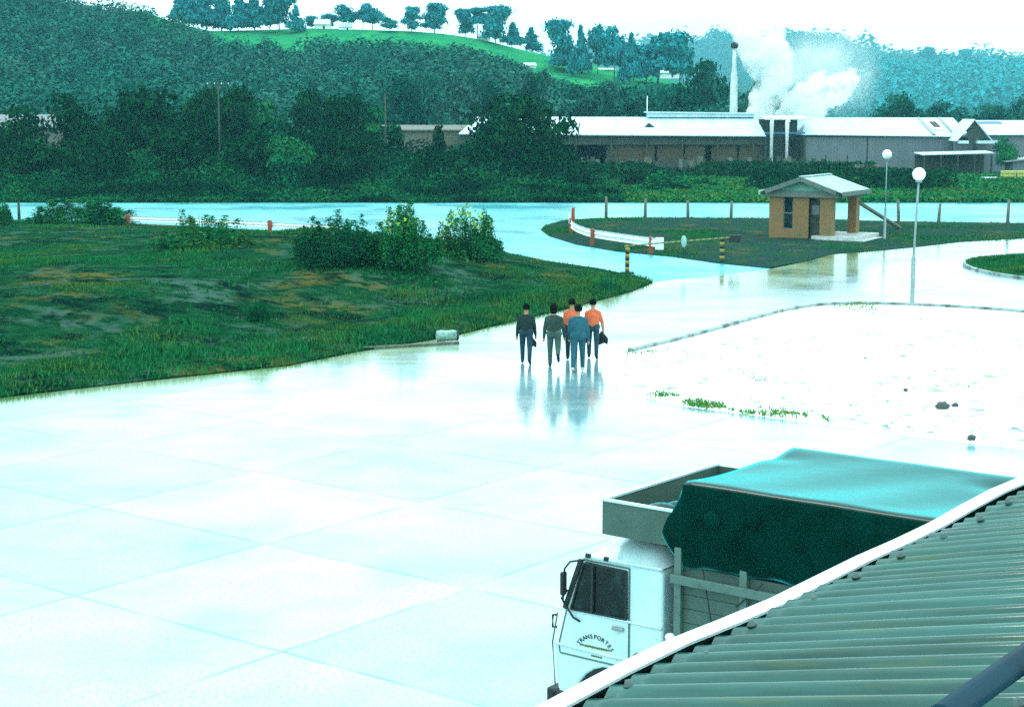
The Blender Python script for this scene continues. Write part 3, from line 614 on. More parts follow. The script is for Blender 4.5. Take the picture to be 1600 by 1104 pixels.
shrub('bushy green shrub alone below the two orange rail posts', 318, 398, 150, 52)
shrub('dark leafy shrub left of the yellow flowering ones', 530, 410, 140, 62, mat='leaf_mid')
shrub('tallest shrub topped with yellow flowers in the field middle', 632, 412, 135, 76, flowers=260)
shrub('rounded shrub with yellow flowers nearest the access road', 728, 410, 130, 66, flowers=170)
shrub('small leafy weed clump at the pointed tip of the field', 948, 452, 64, 22, 900)
shrub('small dark tuft in the grass strip left of centre', 405, 500, 52, 32, 700, mat='leaf_mid')

# ------------------------------------------------------------------ sawmill buildings
MT['tin_roof'] = M('tin_roof', (.52, .66, .68), .5, [((.40, .56, .58), .35, .42, .70), ((.30, .42, .42), 2.5, .55, .8)], coord='Position', stretch=(3, .3, .3))
MT['plank_dark'] = M('plank_dark', (.045, .062, .050), .9, [((.075, .085, .065), 1.2, .45, .7)], coord='Position', stretch=(6, 6, .4))
MT['tin_wall'] = M('tin_wall', (.12, .15, .16), .6, [((.16, .18, .19), .5, .4, .7), ((.07, .10, .10), 2.5, .55, .8)], coord='Position', stretch=(2, 2, .4))
MT['timber_pale'] = M('timber_pale', (.12, .085, .042), .85, [((.06, .055, .032), 2.5, .4, .7)], coord='Position', stretch=(.6, 1, 6), bump=(8, .4))
MT['blue_frame'] = M('blue_frame', (.03, .14, .30), .5)
Y0 = 200.0
def zY(py, Y): return D(800, py, Y).z
def xY(px, Y): return D(px, 200, Y).x
EV, RG = zY(208.5, Y0), zY(182.5, Y0 + 8)
# long left shed, hipped at its left end
sh = thing('sawmill_shed', 'long sawmill shed with white tin roof hipped at its left end', 'shed', (xY(717, Y0), Y0, 0))
L_ = xY(1196, Y0) - xY(717, Y0); hp = xY(746, Y0 + 8) - xY(717, Y0)
m = MB(); e = .12
m.add([(0, -.6, EV), (L_, -.6, EV - .25), (L_, 8, RG - .05), (hp, 8, RG), (0, 16.6, EV), (L_, 16.6, EV)], [(0, 1, 2, 3), (0, 3, 4), (3, 2, 5, 4)])
m.add([(0, -.6, EV - e), (L_, -.6, EV - .25 - e), (L_, 8, RG - .05 - e), (hp, 8, RG - e), (0, 16.6, EV - e), (L_, 16.6, EV - e)], [(3, 2, 1, 0), (4, 3, 0), (4, 5, 2, 3)])
m.add([(0, -.6, EV), (L_, -.6, EV - .25), (0, -.6, EV - e), (L_, -.6, EV - .25 - e)], [(0, 2, 3, 1)])
m.build('roof', 'tin_roof', sh, fixn=False)
m = MB(); x0 = xY(1015, Y0) - xY(717, Y0); m.bar((x0, 8, RG + .55), (L_ - .3, 8, RG + .4), 2.2, .16); m.box((x0 + (L_ - x0) / 2, 8, RG + .22), (L_ - x0 - .6, 1.6, .55))
m.build('ridge_vent', 'tin_roof', sh)
m = MB(); x1 = xY(1018, Y0) - xY(717, Y0); m.add([(x1 - .8, -.2 + 3, EV + .55), (x1 + .8, 2.8, EV + .55), (x1, 2.8, EV + 1.15), (x1, 5.2, EV + 1.2)], [(0, 1, 2), (1, 3, 2), (0, 2, 3)]); m.build('roof_vent', 'dark', sh)
m = MB(); m.box((L_ / 2, .1, EV - .75), (L_ - .3, .12, 1.1)); m.box((L_ / 2, 15.9, EV / 2), (L_ - .6, .12, EV - .4)); m.box((.5, 8, EV / 2), (.12, 15.6, EV - .4)); m.box((L_ - .3, 8, EV / 2), (.12, 15.4, EV - .4))
m.build('wall', 'plank_dark', sh)
for k in range(9):
    mb = MB(); x = 1.2 + k * (L_ - 2.6) / 8; mb.box((x, -.15, EV / 2 - .3), (.22, .22, EV - .3)); mb.build('post', 'dark_wood', sh)
# pale boards stacked under the shed roof
for k, (a, b, z0, z1, lb) in enumerate([(948, 1023, .0, 1.95, 'leftmost pale brown board stack under the long shed roof'), (1027, 1068, .0, 1.85, 'second pale brown board stack under the long shed roof'), (1070, 1102, .0, 1.9, 'third pale brown board stack under the long shed roof'), (1112, 1152, .0, 1.7, 'dim board stack near the right end of the long shed'), (1156, 1190, .0, 1.6, 'rightmost dim board stack beside the white pipes')]):
    mb = MB(); xa, xb = xY(a, Y0 + .9), xY(b, Y0 + .9); z = 1.3; rr = random.Random(k)
    while z < EV - 1.25: mb.box(((xa + xb) / 2 + rr.uniform(-.1, .1), Y0 + 1.4, z + .09), (xb - xa, 1.6, .17)); mb.box(((xa + xb) / 2, Y0 + 1.4, z + .20), (xb - xa - .2, 1.3, .05)); z += .225
    mb.box(((xa + xb) / 2, Y0 + 1.4, .65), (xb - xa, 1.5, 1.28), mi=1)
    tag(mb.build('timber_stack', ['timber_pale', 'plank_dark']), lb, 'timber stack', 'board stacks under the shed roof')
# grey slab fence below
fc = thing('slab_fence', 'patchy grey slab fence standing in front of the long shed', 'fence', (0, 193, 0)); mb = MB(); rr = random.Random(4)
for x in np.arange(xY(880, 193), xY(1330, 193), .55):
    h = 1.7 + rr.uniform(-.45, .25)
    if rr.random() < .84: mb.box((x, rr.uniform(-.05, .05), h / 2 + .2), (.5, .06, h), mi=int(rr.random() < .38))
mb.box(((xY(880, 193) + xY(1330, 193)) / 2, .06, .7), (xY(1330, 193) - xY(880, 193), .05, .12)); mb.build('boards', ['plank_dark', 'timber_grey'], fc)
for x in np.linspace(xY(885, 193), xY(1325, 193), 14): MB().box((x, -.12, 1.15), (.14, .14, 2.3)).build('post', 'dark_wood', fc)
# open bay
by = thing('open_bay', 'dark open bay with blue frame between the two white roofs', 'shed', (xY(1194, Y0), Y0, 0)); bw = xY(1258, Y0) - xY(1194, Y0)
mb = MB(); mb.box((bw / 2, 5, EV / 2 + .8), (bw - .2, .15, EV + 1.6)); mb.build('back_wall', 'plank_dark', by)
MB().box((bw / 2, -.3, EV + .05), (bw - .1, .15, .22)).build('beam', 'blue_frame', by)
MB().add([(.1, -.3, EV + 1.65), (bw + .6, -.3, EV + 1.65), (bw + .6, 5, EV + 2.05), (.1, 5, EV + 2.05), (.1, -.3, EV + 1.55), (bw + .6, -.3, EV + 1.55), (bw + .6, 5, EV + 1.95), (.1, 5, EV + 1.95)], [(0, 1, 2, 3), (7, 6, 5, 4), (0, 4, 5, 1), (3, 2, 6, 7), (1, 5, 6, 2), (0, 3, 7, 4)]).build('roof', 'tin_roof', by)
for x in (.15, bw - .05): MB().box((x, -.2, EV / 2), (.2, .2, EV)).build('post', 'dark_wood', by)
for x, top, lb in [(1205, 184, 'taller straight white pipe standing in front of the open bay'), (1229, 188, 'shorter white pipe with bent top beside the open bay')]:
    a = D(x, 244, 197.5); b = D(x, top, 197.5); mb = MB()
    mb.tube([(a.x, a.y, 0), (a.x, a.y, b.z - .5), (a.x + .02, a.y, b.z - .15), (a.x + (.25 if x > 1210 else 0), a.y, b.z)], .24, 12); tag(mb.build('white_pipe', 'rail_white'), lb, 'pipe', 'white pipes at the open bay')
# grey shed
X1, X2 = xY(1258, Y0), xY(1512, Y0); gs = thing('grey_shed', 'long grey walled shed with white roof right of the steam', 'shed', (X1, Y0, 0)); gl = X2 - X1; EV2, RG2 = zY(211, Y0), zY(184, Y0 + 8)
mb = MB(); mb.add([(-.4, -.5, EV2 + .1), (gl + .3, -.5, EV2 - .15), (gl + .3, 8, RG2), (1.4, 8, RG2 + .05), (-.4, 16.5, EV2), (gl, 16.5, EV2)] + [(-.4, -.5, EV2), (gl + .3, -.5, EV2 - .25), (gl + .3, 8, RG2 - .1), (1.4, 8, RG2 - .05), (-.4, 16.5, EV2 - .1), (gl, 16.5, EV2 - .1)], [(0, 1, 2, 3), (0, 3, 4), (3, 2, 5, 4), (9, 8, 7, 6), (10, 9, 6), (10, 11, 8, 9), (0, 6, 7, 1), (1, 7, 8, 2)])
mb.build('roof', 'tin_roof', gs, fixn=False)
mb = MB(); n = 120
for k in range(n): mb.box(((k + .5) * gl / n, 0 + .02 * (k % 2), EV2 / 2 - .1), (gl / n + .002 * (k % 2), .08, EV2 - .25 - .003 * (k % 2)))
mb.build('front_wall', 'tin_wall', gs)
mb = MB(); mb.box((gl / 2, 15.9, EV2 / 2), (gl - .2, .1, EV2 - .3)); mb.box((.05, 8, EV2 / 2), (.1, 15.6, EV2 - .3)); mb.box((gl - .05, 8, EV2 / 2), (.1, 15.6, EV2 - .3)); mb.build('side_wall', 'plank_dark', gs)
def onroof(px, py, lift=.03):
    for k in range(60):
        t = k / 59.; Y = Y0 - .5 + 8.5 * t; z = EV2 + (RG2 - EV2) * t
        if D(px, py, Y).z >= z: continue
        q = D(px, py, Y); return (q.x - X1, Y - Y0, z + lift), t
    q = D(px, py, Y0 + 4); return (q.x - X1, 4, (EV2 + RG2) / 2), .5
sl_ = math.atan2(RG2 - EV2, 8.5)
MB().box((xY(1461, Y0 + 4) - X1, 4.2, (EV2 + RG2) / 2 + .12), (1.7, 4.6, .14), (sl_, 0, 0)).build('hatch_frame', 'rail_white', gs)
MB().box((xY(1461, Y0 + 4) - X1, 4.2, (EV2 + RG2) / 2 + .20), (.75, 2.6, .14), (sl_, 0, 0)).build('hatch_opening', 'dark', gs)
for q in (1446, 1479): MB().box((xY(q, Y0 + 4) - X1, 3.75, (EV2 + RG2) / 2 + .03), (.32, 8.4, .16), (sl_, 0, 0)).build('roof_batten', 'steel', gs)
MB().box((xY(1356, Y0) - X1, -.06, EV2 / 2 - .1), (.12, .08, EV2 - .3)).build('downpipe', 'dark', gs)
# dark gable and right-hand sheds
gb = thing('gabled_shed', 'small shed with dark triangular gable and white eaves', 'shed', (xY(1523, 196), 196, 0))
zt, zb = zY(188, 196), zY(215, 196); hw = (xY(1530, 196) - xY(1500, 196)) / 2 * 1.05
MB().prism([(-hw, zb), (hw, zb), (-.1, zt)], 0, .15, lambda x, y, t: (x, t, y)).build('gable', 'dark_wood', gb)
mb = MB()
for s in (-1, 1):
    ex = s * (hw + .9); a = [(-.1, -.3, zt + .12), (ex, -.3, zb - .35), (ex, 5, zb - .35), (-.1, 5, zt + .12)]; mb.add(a + [(p[0], p[1], p[2] - .1) for p in a], [(0, 1, 2, 3), (7, 6, 5, 4), (0, 4, 5, 1), (1, 5, 6, 2), (0, 3, 7, 4), (2, 6, 7, 3)])
mb.build('roof', 'tin_roof', gb)
mb = MB(); mb.box((-hw - .25, -.5, zb - .5), (hw * .9, 1.0, .32)); mb.box((hw * .35 + 1.1, -.5, zb - .5), (2.7, 1.0, .32)); mb.build('porch_roof', 'tin_roof', gb)
MB().box((.05, 0.05, (zb - .5) / 2), (.35, .2, zb - .5)).build('post', 'dark_wood', gb)
MB().box((.3, 1.2, (zb - .4) / 2), (hw * 2 + 2.4, .1, zb - .6)).build('wall', 'tin_wall', gb)
rs = thing('far_right_shed', 'white roofed grey shed running out of the right picture edge', 'shed', (xY(1526, 204), 204, 0)); rl_ = 30; e1, r1 = zY(210, 204), zY(188, 211)
mb = MB(); a = [(0, -.5, e1), (rl_, -.5, e1), (rl_, 7, r1), (0, 7, r1)]; b = [(0, 14.5, e1), (rl_, 14.5, e1)]
mb.add(a + b + [(p[0], p[1], p[2] - .1) for p in a + b], [(0, 1, 2, 3), (3, 2, 5, 4), (9, 8, 7, 6), (10, 11, 8, 9), (0, 6, 7, 1), (0, 3, 9, 6), (3, 4, 10, 9)]); mb.build('roof', 'tin_roof', rs)
mb = MB(); mb.box((rl_ / 2, 0, e1 / 2 - .06), (rl_ - .1, .1, e1 - .14)); mb.box((.1, 7, e1 / 2), (.1, 13.5, e1 - .2)); mb.box((rl_ / 2, 14, e1 / 2), (rl_ - .1, .1, e1 - .2)); mb.build('wall', 'tin_wall', rs)
MB().box((2.2, 5.6, r1 - .30), (4.6, 1.2, .12), (math.atan2(r1 - e1, 7.5), 0, 0)).build('roof_strip', 'blue_frame', rs)
# lean-to and yard clutter at right
lt = thing('lean_to', 'low open lean-to with thin pale roof before the grey shed', 'shelter', (xY(1442, 190), 190, 0)); lw = xY(1556, 190) - xY(1442, 190); lz = zY(240, 190)
MB().add([(0, 0, lz - .1), (lw, .0, lz + .1), (lw, 4, lz + .25), (0, 4, lz + .05), (0, 0, lz - .2), (lw, 0, lz), (lw, 4, lz + .15), (0, 4, lz - .05)], [(0, 1, 2, 3), (7, 6, 5, 4), (0, 4, 5, 1), (1, 5, 6, 2), (2, 6, 7, 3), (3, 7, 4, 0)]).build('roof', 'tin_roof', lt)
MB().box((lw / 2, 3.8, lz / 2 - .1), (lw - .2, .1, lz - .2)).build('back_wall', 'plank_dark', lt)
for x in np.linspace(.3, lw - .3, 5): MB().box((x, .15, lz / 2 - .12), (.16, .16, lz - .1)).build('post', 'dark_wood', lt)
hs = thing('grey_hut', 'small grey hut with sloping roof at the far right edge', 'hut', (xY(1585, 186), 186, 0)); hz_ = zY(252, 186)
MB().box((2.2, 1.5, hz_ / 2), (4.4, 3, hz_)).build('wall', 'tin_wall', hs)
MB().add([(-.9, -.5, hz_ + .02), (5, -.5, hz_ + .7), (5, 3.5, hz_ + .7), (-.9, 3.5, hz_ + .02), (-.9, -.5, hz_ - .1), (5, -.5, hz_ + .58), (5, 3.5, hz_ + .58), (-.9, 3.5, hz_ - .1)], [(0, 1, 2, 3), (7, 6, 5, 4), (0, 4, 5, 1), (1, 5, 6, 2), (2, 6, 7, 3), (3, 7, 4, 0)]).build('roof', 'steel', hs)
rr = random.Random(12)
for k, (px, py, n, lb) in enumerate([(1346, 276, 7, 'leftmost tumbled heap of pale log ends by the shed'), (1362, 274, 6, 'second heap of pale log ends by the shed'), (1376, 272, 4, 'small heap of log ends left of the nearer lamp globe')]):
    b = D(px, py, 178); o = thing('log_heap', lb, 'log heap', (b.x, b.y, 0), 0, 'heaps of pale logs')
    base = max(b.z, 0)
    for j in range(n):
        x = rr.uniform(-.7, .7); z = .35 + (j % 3) * .55; y = rr.uniform(-.3, .3); r = rr.uniform(.16, .26)
        mb = MB(); mb.tube([(x, y - 1.2, z), (x + rr.uniform(-.25, .25), y + 1.2, z)], r, 9); mb.build('log', 'timber_grey' if j % 2 else 'timber_pale', o)
b = D(1592, 288, 172); yc = thing('yellow_crate_stack', 'pale yellow stacked crates in the grass at far right edge', 'crate stack', (b.x, b.y, 0))
MT['crate_yellow'] = M('crate_yellow', (.50, .52, .12), .7, [((.35, .36, .10), 4, .45, .7)])
for k in range(3):
    mb = MB()
    for z in (.18, .5, .82, 1.14): mb.box((k * 1.35 - 1.1, 0, z), (1.25, 1, .24))
    for x in (-.5, 0, .5): mb.box((k * 1.35 - 1.1 + x, -.53, .66), (.09, .06, 1.2))
    mb.build('crate', 'crate_yellow', yc)
b = D(1545, 288, 176); o = MB().box((0, 0, .2), (1.9, .9, .36)).box((.1, 0, .42), (1.6, .7, .1)).build('pale_slab', 'rail_white', None, (b.x, b.y, 0), bevel=.04); tag(o, 'small pale slab lying in the grass left of the yellow crates', 'slab')
# pale walls glimpsed behind the trees at left
b = D(55, 178, 225); o = thing('pale_roofed_house', 'low house with pale grey roof glimpsed between trees at far left', 'house', (b.x, b.y, 0))
MB().box((0, 0, 2.4), (10, 5, 4.8)).build('wall', 'timber_grey', o); MB().add([(-5.6, -3.2, 5.0), (5.6, -3.2, 5.0), (5.6, 0, 6.7), (-5.6, 0, 6.7), (-5.6, 3.2, 5.0), (5.6, 3.2, 5.0)], [(0, 1, 2, 3), (3, 2, 5, 4), (0, 3, 4), (1, 5, 2)]).build('roof', 'tin_wall', o)
b = D(655, 200, 205); o = thing('grey_wall_shed', 'low grey shed wall left of the hipped white roof', 'shed', (b.x, b.y, 0)); MB().box((0, 0, 2.5), (11.5, 4, 5.0)).build('wall', 'timber_grey', o); MB().add([(-6, -2.4, 5.0), (6, -2.4, 5.0), (6, 2.4, 5.5), (-6, 2.4, 5.5), (-6, -2.4, 4.85), (6, -2.4, 4.85), (6, 2.4, 5.35), (-6, 2.4, 5.35)], [(0, 1, 2, 3), (7, 6, 5, 4), (0, 4, 5, 1), (0, 3, 7, 4), (1, 5, 6, 2), (2, 6, 7, 3)]).build('roof', 'timber_grey', o)
# chimney, mast, power poles
b = D(1146, 178, 214); t = D(1149, 66, 214); ch = thing('chimney', 'tall pale smokestack with dark cap beside the white steam', 'chimney', (b.x, b.y, 0)); H_ = t.z
MT['stack_pale'] = M('stack_pale', (.60, .66, .66), .6, [((.4, .46, .46), 1.2, .45, .7)], coord='Position')
MB().lathe([(.02, 0), (.55, 0), (.46, H_ * .62), (.42, H_ * .72), (.26, H_ * .8), (.22, H_ * .95), (.02, H_ * .95)], n=16).build('shaft', 'stack_pale', ch)
MB().lathe([(.02, H_ - .75), (.34, H_ - .75), (.48, H_ - .55), (.50, H_ - .2), (.24, H_), (.02, H_)], n=16).build('cap', 'dark', ch)
b = D(1011, 183, 209); t = D(1011, 150, 209); mb = MB(); mb.tube([(0, 0, RG - .1), (0, 0, t.z)], [.07, .05], 8); tag(mb.build('roof_mast', 'rail_white', None, (b.x, b.y, 0)), 'thin pale mast rising from the long shed ridge', 'mast')
for px, top, bs, arm, lb in [(343, 128, 225, 1, 'tall thin power pole with crossarm between the dark left trees'), (602, 145, 235, 0, 'short thin utility pole in front of the grey shed wall')]:
    t = D(px, top, 150); b = D(px, bs, 150); pp = thing('power_pole', lb, 'power pole', (b.x, 150, 0)); hh = t.z
    MB().tube([(0, 0, 0), (.05 if not arm else 0, 0, hh)], [.10, .06], 8).build('pole', 'dark_wood', pp)
    if arm:
        MB().box((0, -.09, hh - .25), (2.0, .07, .09)).build('crossarm', 'dark_wood', pp)
        for x in (-.9, -.3, .3, .9): MB().lathe([(.01, 0), (.03, 0), (.045, .05), (.03, .10), (.01, .12)], (x, -.09, hh - .205), 8).build('insulator', 'globe', pp)
# far houses on the hill
def hillhit(px, py):
    for Y in np.arange(240, 470, .5):
        q = D(px, py, Y)
        if q.z <= float(hill1(np.array([q.x]), np.array([Y]))[0]): return q
    return D(px, py, 455)
for px, py, wd, ht, lb, cat in [(825, 106, 27, 9, 'small white field shed on the slope under the tall tree', 'shed'), (945, 110, 34, 5, 'long low white shelter lying in the green meadow', 'shed'), (1047, 121, 30, 15, 'white farmhouse with round topped roof at the meadow foot', 'house'),
                            (503, 46, 26, 16, 'white farmhouse on the crest left of the pale skyline trees', 'house'), (540, 47, 22, 11, 'low white barn on the crest under the pale round tree', 'barn'), (757, 62, 20, 9, 'white shed glimpsed below the skyline clump of trees', 'shed'), (943, 78, 16, 9, 'white roofed farmhouse among the skyline trees on the right', 'house'), (962, 84, 10, 6, 'tiny pale hut right of the white roofed farmhouse', 'hut')]:
    q = hillhit(px, py); s = q.y / FPX; W_, T_ = wd * s, ht * s; o = thing('white_' + cat, lb, cat, (q.x, q.y, q.z - .3), random.uniform(-.15, .15))
    MB().box((0, W_ * .3, T_ * .32), (W_ * .94, W_ * .56, T_ * .64)).build('wall', 'rail_white', o)
    MB().add([(-W_ / 2, -.1 * W_, T_ * .58), (W_ / 2, -.1 * W_, T_ * .58), (W_ * .46, W_ * .3, T_ * 1.08), (-W_ * .46, W_ * .3, T_ * 1.08), (-W_ / 2, W_ * .7, T_ * .58), (W_ / 2, W_ * .7, T_ * .58)], [(0, 1, 2, 3), (3, 2, 5, 4), (0, 3, 4), (1, 5, 2)]).build('roof', 'tin_roof', o)
    if T_ > 1.5:
        MB().box((W_ * .12, 0.01 * W_, T_ * .3), (W_ * .1, .12, T_ * .3)).build('window', 'dark', o)
# ------------------------------------------------------------------ steam
def steam(name, label, path, rad, dens, nscale, lo, hi, Y, core=None):
    """closed blob along a path of photograph points, filled with patchy vapour"""
    q = [D(a, b, Y + dy) for a, b, dy in path]; s = Y / FPX
    bm = bmesh.new(); n = len(q)
    for i, p in enumerate(q):
        bmesh.ops.create_icosphere(bm, subdivisions=3, radius=rad[i] * s, matrix=Matrix.Translation(p))
    for i in range(n - 1):
        for k in (1, 2):
            t = k / 3; bmesh.ops.create_icosphere(bm, subdivisions=3, radius=(rad[i] * (1 - t) + rad[i + 1] * t) * s, matrix=Matrix.Translation(q[i].lerp(q[i + 1], t)))
    me = bpy.data.meshes.new(name); bm.to_mesh(me); bm.free(); o = bpy.data.objects.new(name, me); COL.objects.link(o)
    rm = o.modifiers.new('remesh', 'REMESH'); rm.mode = 'VOXEL'; rm.voxel_size = .35
    tx = bpy.data.textures.new(name, 'CLOUDS'); tx.noise_scale = 1.1
    dm = o.modifiers.new('displace', 'DISPLACE'); dm.texture = tx; dm.strength = 1.9; dm.texture_coords = 'GLOBAL'; dm.mid_level = .5
    m = bpy.data.materials.new(name); m.use_nodes = True; t = m.node_tree; t.nodes.clear(); N = t.nodes; L = t.links
    out = N.new('ShaderNodeOutputMaterial'); pv = N.new('ShaderNodeVolumePrincipled'); pv.inputs['Color'].default_value = (.97, .98, .98, 1); pv.inputs['Anisotropy'].default_value = .2
    tc = N.new('ShaderNodeNewGeometry'); nz = N.new('ShaderNodeTexNoise'); nz.inputs['Scale'].default_value = nscale; nz.inputs['Detail'].default_value = 4; nz.inputs['Distortion'].default_value = .8
    L.new(tc.outputs['Position'], nz.inputs['Vector']); mr = N.new('ShaderNodeMapRange'); mr.inputs[1].default_value = lo; mr.inputs[2].default_value = hi; mr.inputs[3].default_value = 0; mr.inputs[4].default_value = dens
    L.new(nz.outputs[0], mr.inputs[0]); L.new(mr.outputs[0], pv.inputs['Density'])
    if core:                                                  # thins out towards its rim
        cpt = D(core[0], core[1], Y + 5); sb = N.new('ShaderNodeVectorMath'); sb.operation = 'SUBTRACT'; L.new(tc.outputs['Position'], sb.inputs[0]); sb.inputs[1].default_value = cpt
        dv = N.new('ShaderNodeVectorMath'); dv.operation = 'DIVIDE'; L.new(sb.outputs[0], dv.inputs[0]); dv.inputs[1].default_value = (core[2] * s, core[3] * s, core[3] * s)
        ln = N.new('ShaderNodeVectorMath'); ln.operation = 'LENGTH'; L.new(dv.outputs[0], ln.inputs[0]); fr = N.new('ShaderNodeMapRange'); fr.interpolation_type = 'SMOOTHSTEP'; fr.inputs[1].default_value = .25; fr.inputs[2].default_value = 1; fr.inputs[3].default_value = 1; fr.inputs[4].default_value = 0
        L.new(ln.outputs['Value'], fr.inputs[0]); ml = N.new('ShaderNodeMath'); ml.operation = 'MULTIPLY'; L.new(mr.outputs[0], ml.inputs[0]); L.new(fr.outputs[0], ml.inputs[1]); L.new(ml.outputs[0], pv.inputs['Density'])
    L.new(pv.outputs[0], out.inputs['Volume'])
    m.cycles.volume_step_rate = 1.0; me.materials.append(m)
    o['kind'] = 'stuff'; return tag(o, label, 'steam')
steam('steam_column', 'dense white column of steam rising just right of the chimney', [(1192, 178, 0), (1198, 150, 0), (1206, 122, 0), (1200, 92, 1), (1186, 60, 2)], [22, 28, 33, 38, 40], 1.6, .38, .40, .66, 213)
steam('steam_plume', 'white plume of steam drifting right low over the shed roofs', [(1240, 180, 0), (1254, 168, 0), (1272, 155, 0), (1295, 140, -1), (1322, 126, -2)], [26, 32, 34, 30, 20], 1.6, .45, .44, .60, 212)
steam('thin_vapour', 'thin pale vapour spreading between and right of the white plumes', [(1215, 150, 4), (1245, 100, 5), (1290, 95, 5), (1330, 120, 5), (1345, 155, 4)], [44, 54, 60, 60, 46], .22, .32, .36, .66, 216, (1285, 118, 108, 92))

# ------------------------------------------------------------------ guard rails, fence posts, barrier
def wbeam(path, z0):                                        # W profile swept along a ground path
    prof = [(0, -.155), (.045, -.11), (.045, -.06), (0, -.015), (0, .015), (.045, .06), (.045, .11), (0, .155), (-.012, .155), (.033, .105), (.033, .065), (-.012, .02), (-.012, -.02), (.033, -.065), (.033, -.105), (-.012, -.155)]
    V, F = sweep([p[:2] for p in path], [(o, z0 + z) for o, z in prof]); return V, F
gr = thing('guard_rail', 'long white guard rail with orange posts beside the far road at left', 'guard rail')
ga = [P(176, 340.5, .62), P(300, 345, .62), P(422, 351, .62), P(545, 358, .62)]
V, F = wbeam(dense([tuple(p[:2]) for p in ga], 2), .62); npmesh('beam', V, F, 'rail_white', gr, sm=False)
for x, y in [(200, 341.5), (300, 345), (422, 351), (543, 358)]:
    p = P(x, y, .62); MB().box((p.x, p.y - .14, .40), (.24, .16, .98)).build('post', 'orange_paint', gr, bevel=.02)
g2 = thing('guard_rail', 'curved white guard rail with orange posts rounding the verge tip', 'guard rail')
gb_ = [P(889, 338, .62), P(889, 345, .62), P(893, 352, .62), P(903, 358, .62), P(920, 364, .62), P(950, 369, .62), P(985, 374, .62), P(1029, 380, .62)]
pth = chaikin([tuple(p[:2]) for p in gb_], 2)
V, F = wbeam(pth, .64); V = [(x, y, .64 + (z - .64) * 1.4) for x, y, z in V]; npmesh('beam', V, F, 'rail_white', g2)
e = Vector(pth[-1]); MB().box((e.x + .05, e.y, .60), (.42, .10, .62)).build('end_plate', 'rail_white', g2, bevel=.03)
for x, y, h in [(893.5, 341, 1.25), (890, 350, .95), (923, 366, .9), (1015, 379, .9)]:
    p = P(x, y, .6); MB().box((p.x + .08, p.y + .1, h / 2), (.2, .2, h)).build('post', 'orange_paint', g2, bevel=.02)
for px, top, bs, lean, lb in [(947, 307, 341, .0, 'leftmost wooden fence post beside the white curved rail'), (1008, 310, 341, .02, 'second wooden fence post from the white curved rail'), (1075, 313, 343, -.03, 'third wooden fence post from the white curved rail'), (1142, 314, 345, .03, 'wooden fence post next left of the brick guard house'),
                              (1404, 312, 352, -.06, 'wooden post at the foot of the slanting brace'), (1466, 318, 356, .05, 'wooden fence post right of the nearer lamp'), (1574, 312, 357, .02, 'rightmost wooden fence post by the picture edge'), (30, 316, 343, .0, 'lone dark wooden post at the far left by the road')]:
    b = P(px, bs); t = D(px, top, b.y); mb = MB(); mb.tube([(0, 0, -.1), (lean * .5, 0, t.z * .5), (lean * t.z, 0, t.z)], [.11, .10, .085], 8)
    tag(mb.build('fence_post', 'timber_grey' if px > 100 else 'dark_wood', None, (b.x, b.y, 0)), lb, 'fence post', 'wooden posts along the main road')
a = D(1340, 315, 98); b = P(1407, 357, .1); mb = MB(); mb.tube([a, b], .12, 8); tag(mb.build('slanting_brace', 'timber_grey'), 'long dark timber brace slanting from the guard house to the ground', 'timber brace')
# barrier
MT['stripe'] = M('stripe', (.30, .24, .03), .6)
def striped(mb, a, b, r, n):
    a, b = Vector(a), Vector(b)
    for k in range(n): mb.tube([a.lerp(b, k / n), a.lerp(b, (k + 1) / n)], r, 10, k % 2)
pL = P(980, 427); pR = P(1128, 410)
MT['drum_grey'] = M('drum_grey', (.28, .46, .42), .6)
bar_ = thing('barrier', 'yellow and black striped gate bar with a white disc between two posts', 'barrier', (0, 0, 0))
zl = D(977, 386, pL.y).z; zr = D(1130, 373, pR.y).z
mb = MB(); striped(mb, (pL.x, pL.y, 0), (pL.x, pL.y, zl - .02), .095, 8); mb.box((pL.x, pL.y, .03), (.6, .4, .06), mi=0); mb.build('rest_post', ['dark', 'stripe'], bar_)
mb = MB(); striped(mb, (pR.x, pR.y, 0), (pR.x, pR.y, zr + .02), .11, 7); mb.build('pivot_post', ['dark', 'stripe'], bar_)
mb = MB(); A_ = Vector((pL.x - .12, pL.y, zl + .05)); B_ = Vector((pR.x + .45, pR.y + .1, zr + .06)); striped(mb, A_, B_, .034, 34); mb.build('bar', ['stripe', 'timber_grey'], bar_)
MB().box((B_.x + .15, B_.y, B_.z - .06), (.55, .22, .36)).build('counterweight', 'dark', bar_, bevel=.03)
q = A_.lerp(B_, .535); mb = MB(); mb.lathe([(.01, -.012), (.21, -.012), (.22, 0), (.21, .012), (.01, .012)], n=24); d_ = mb.build('disc', 'drum_grey', bar_, (q.x, q.y - .09, q.z), (R(88), 0, R(40))); d_.scale = (.85, 1.25, 1)

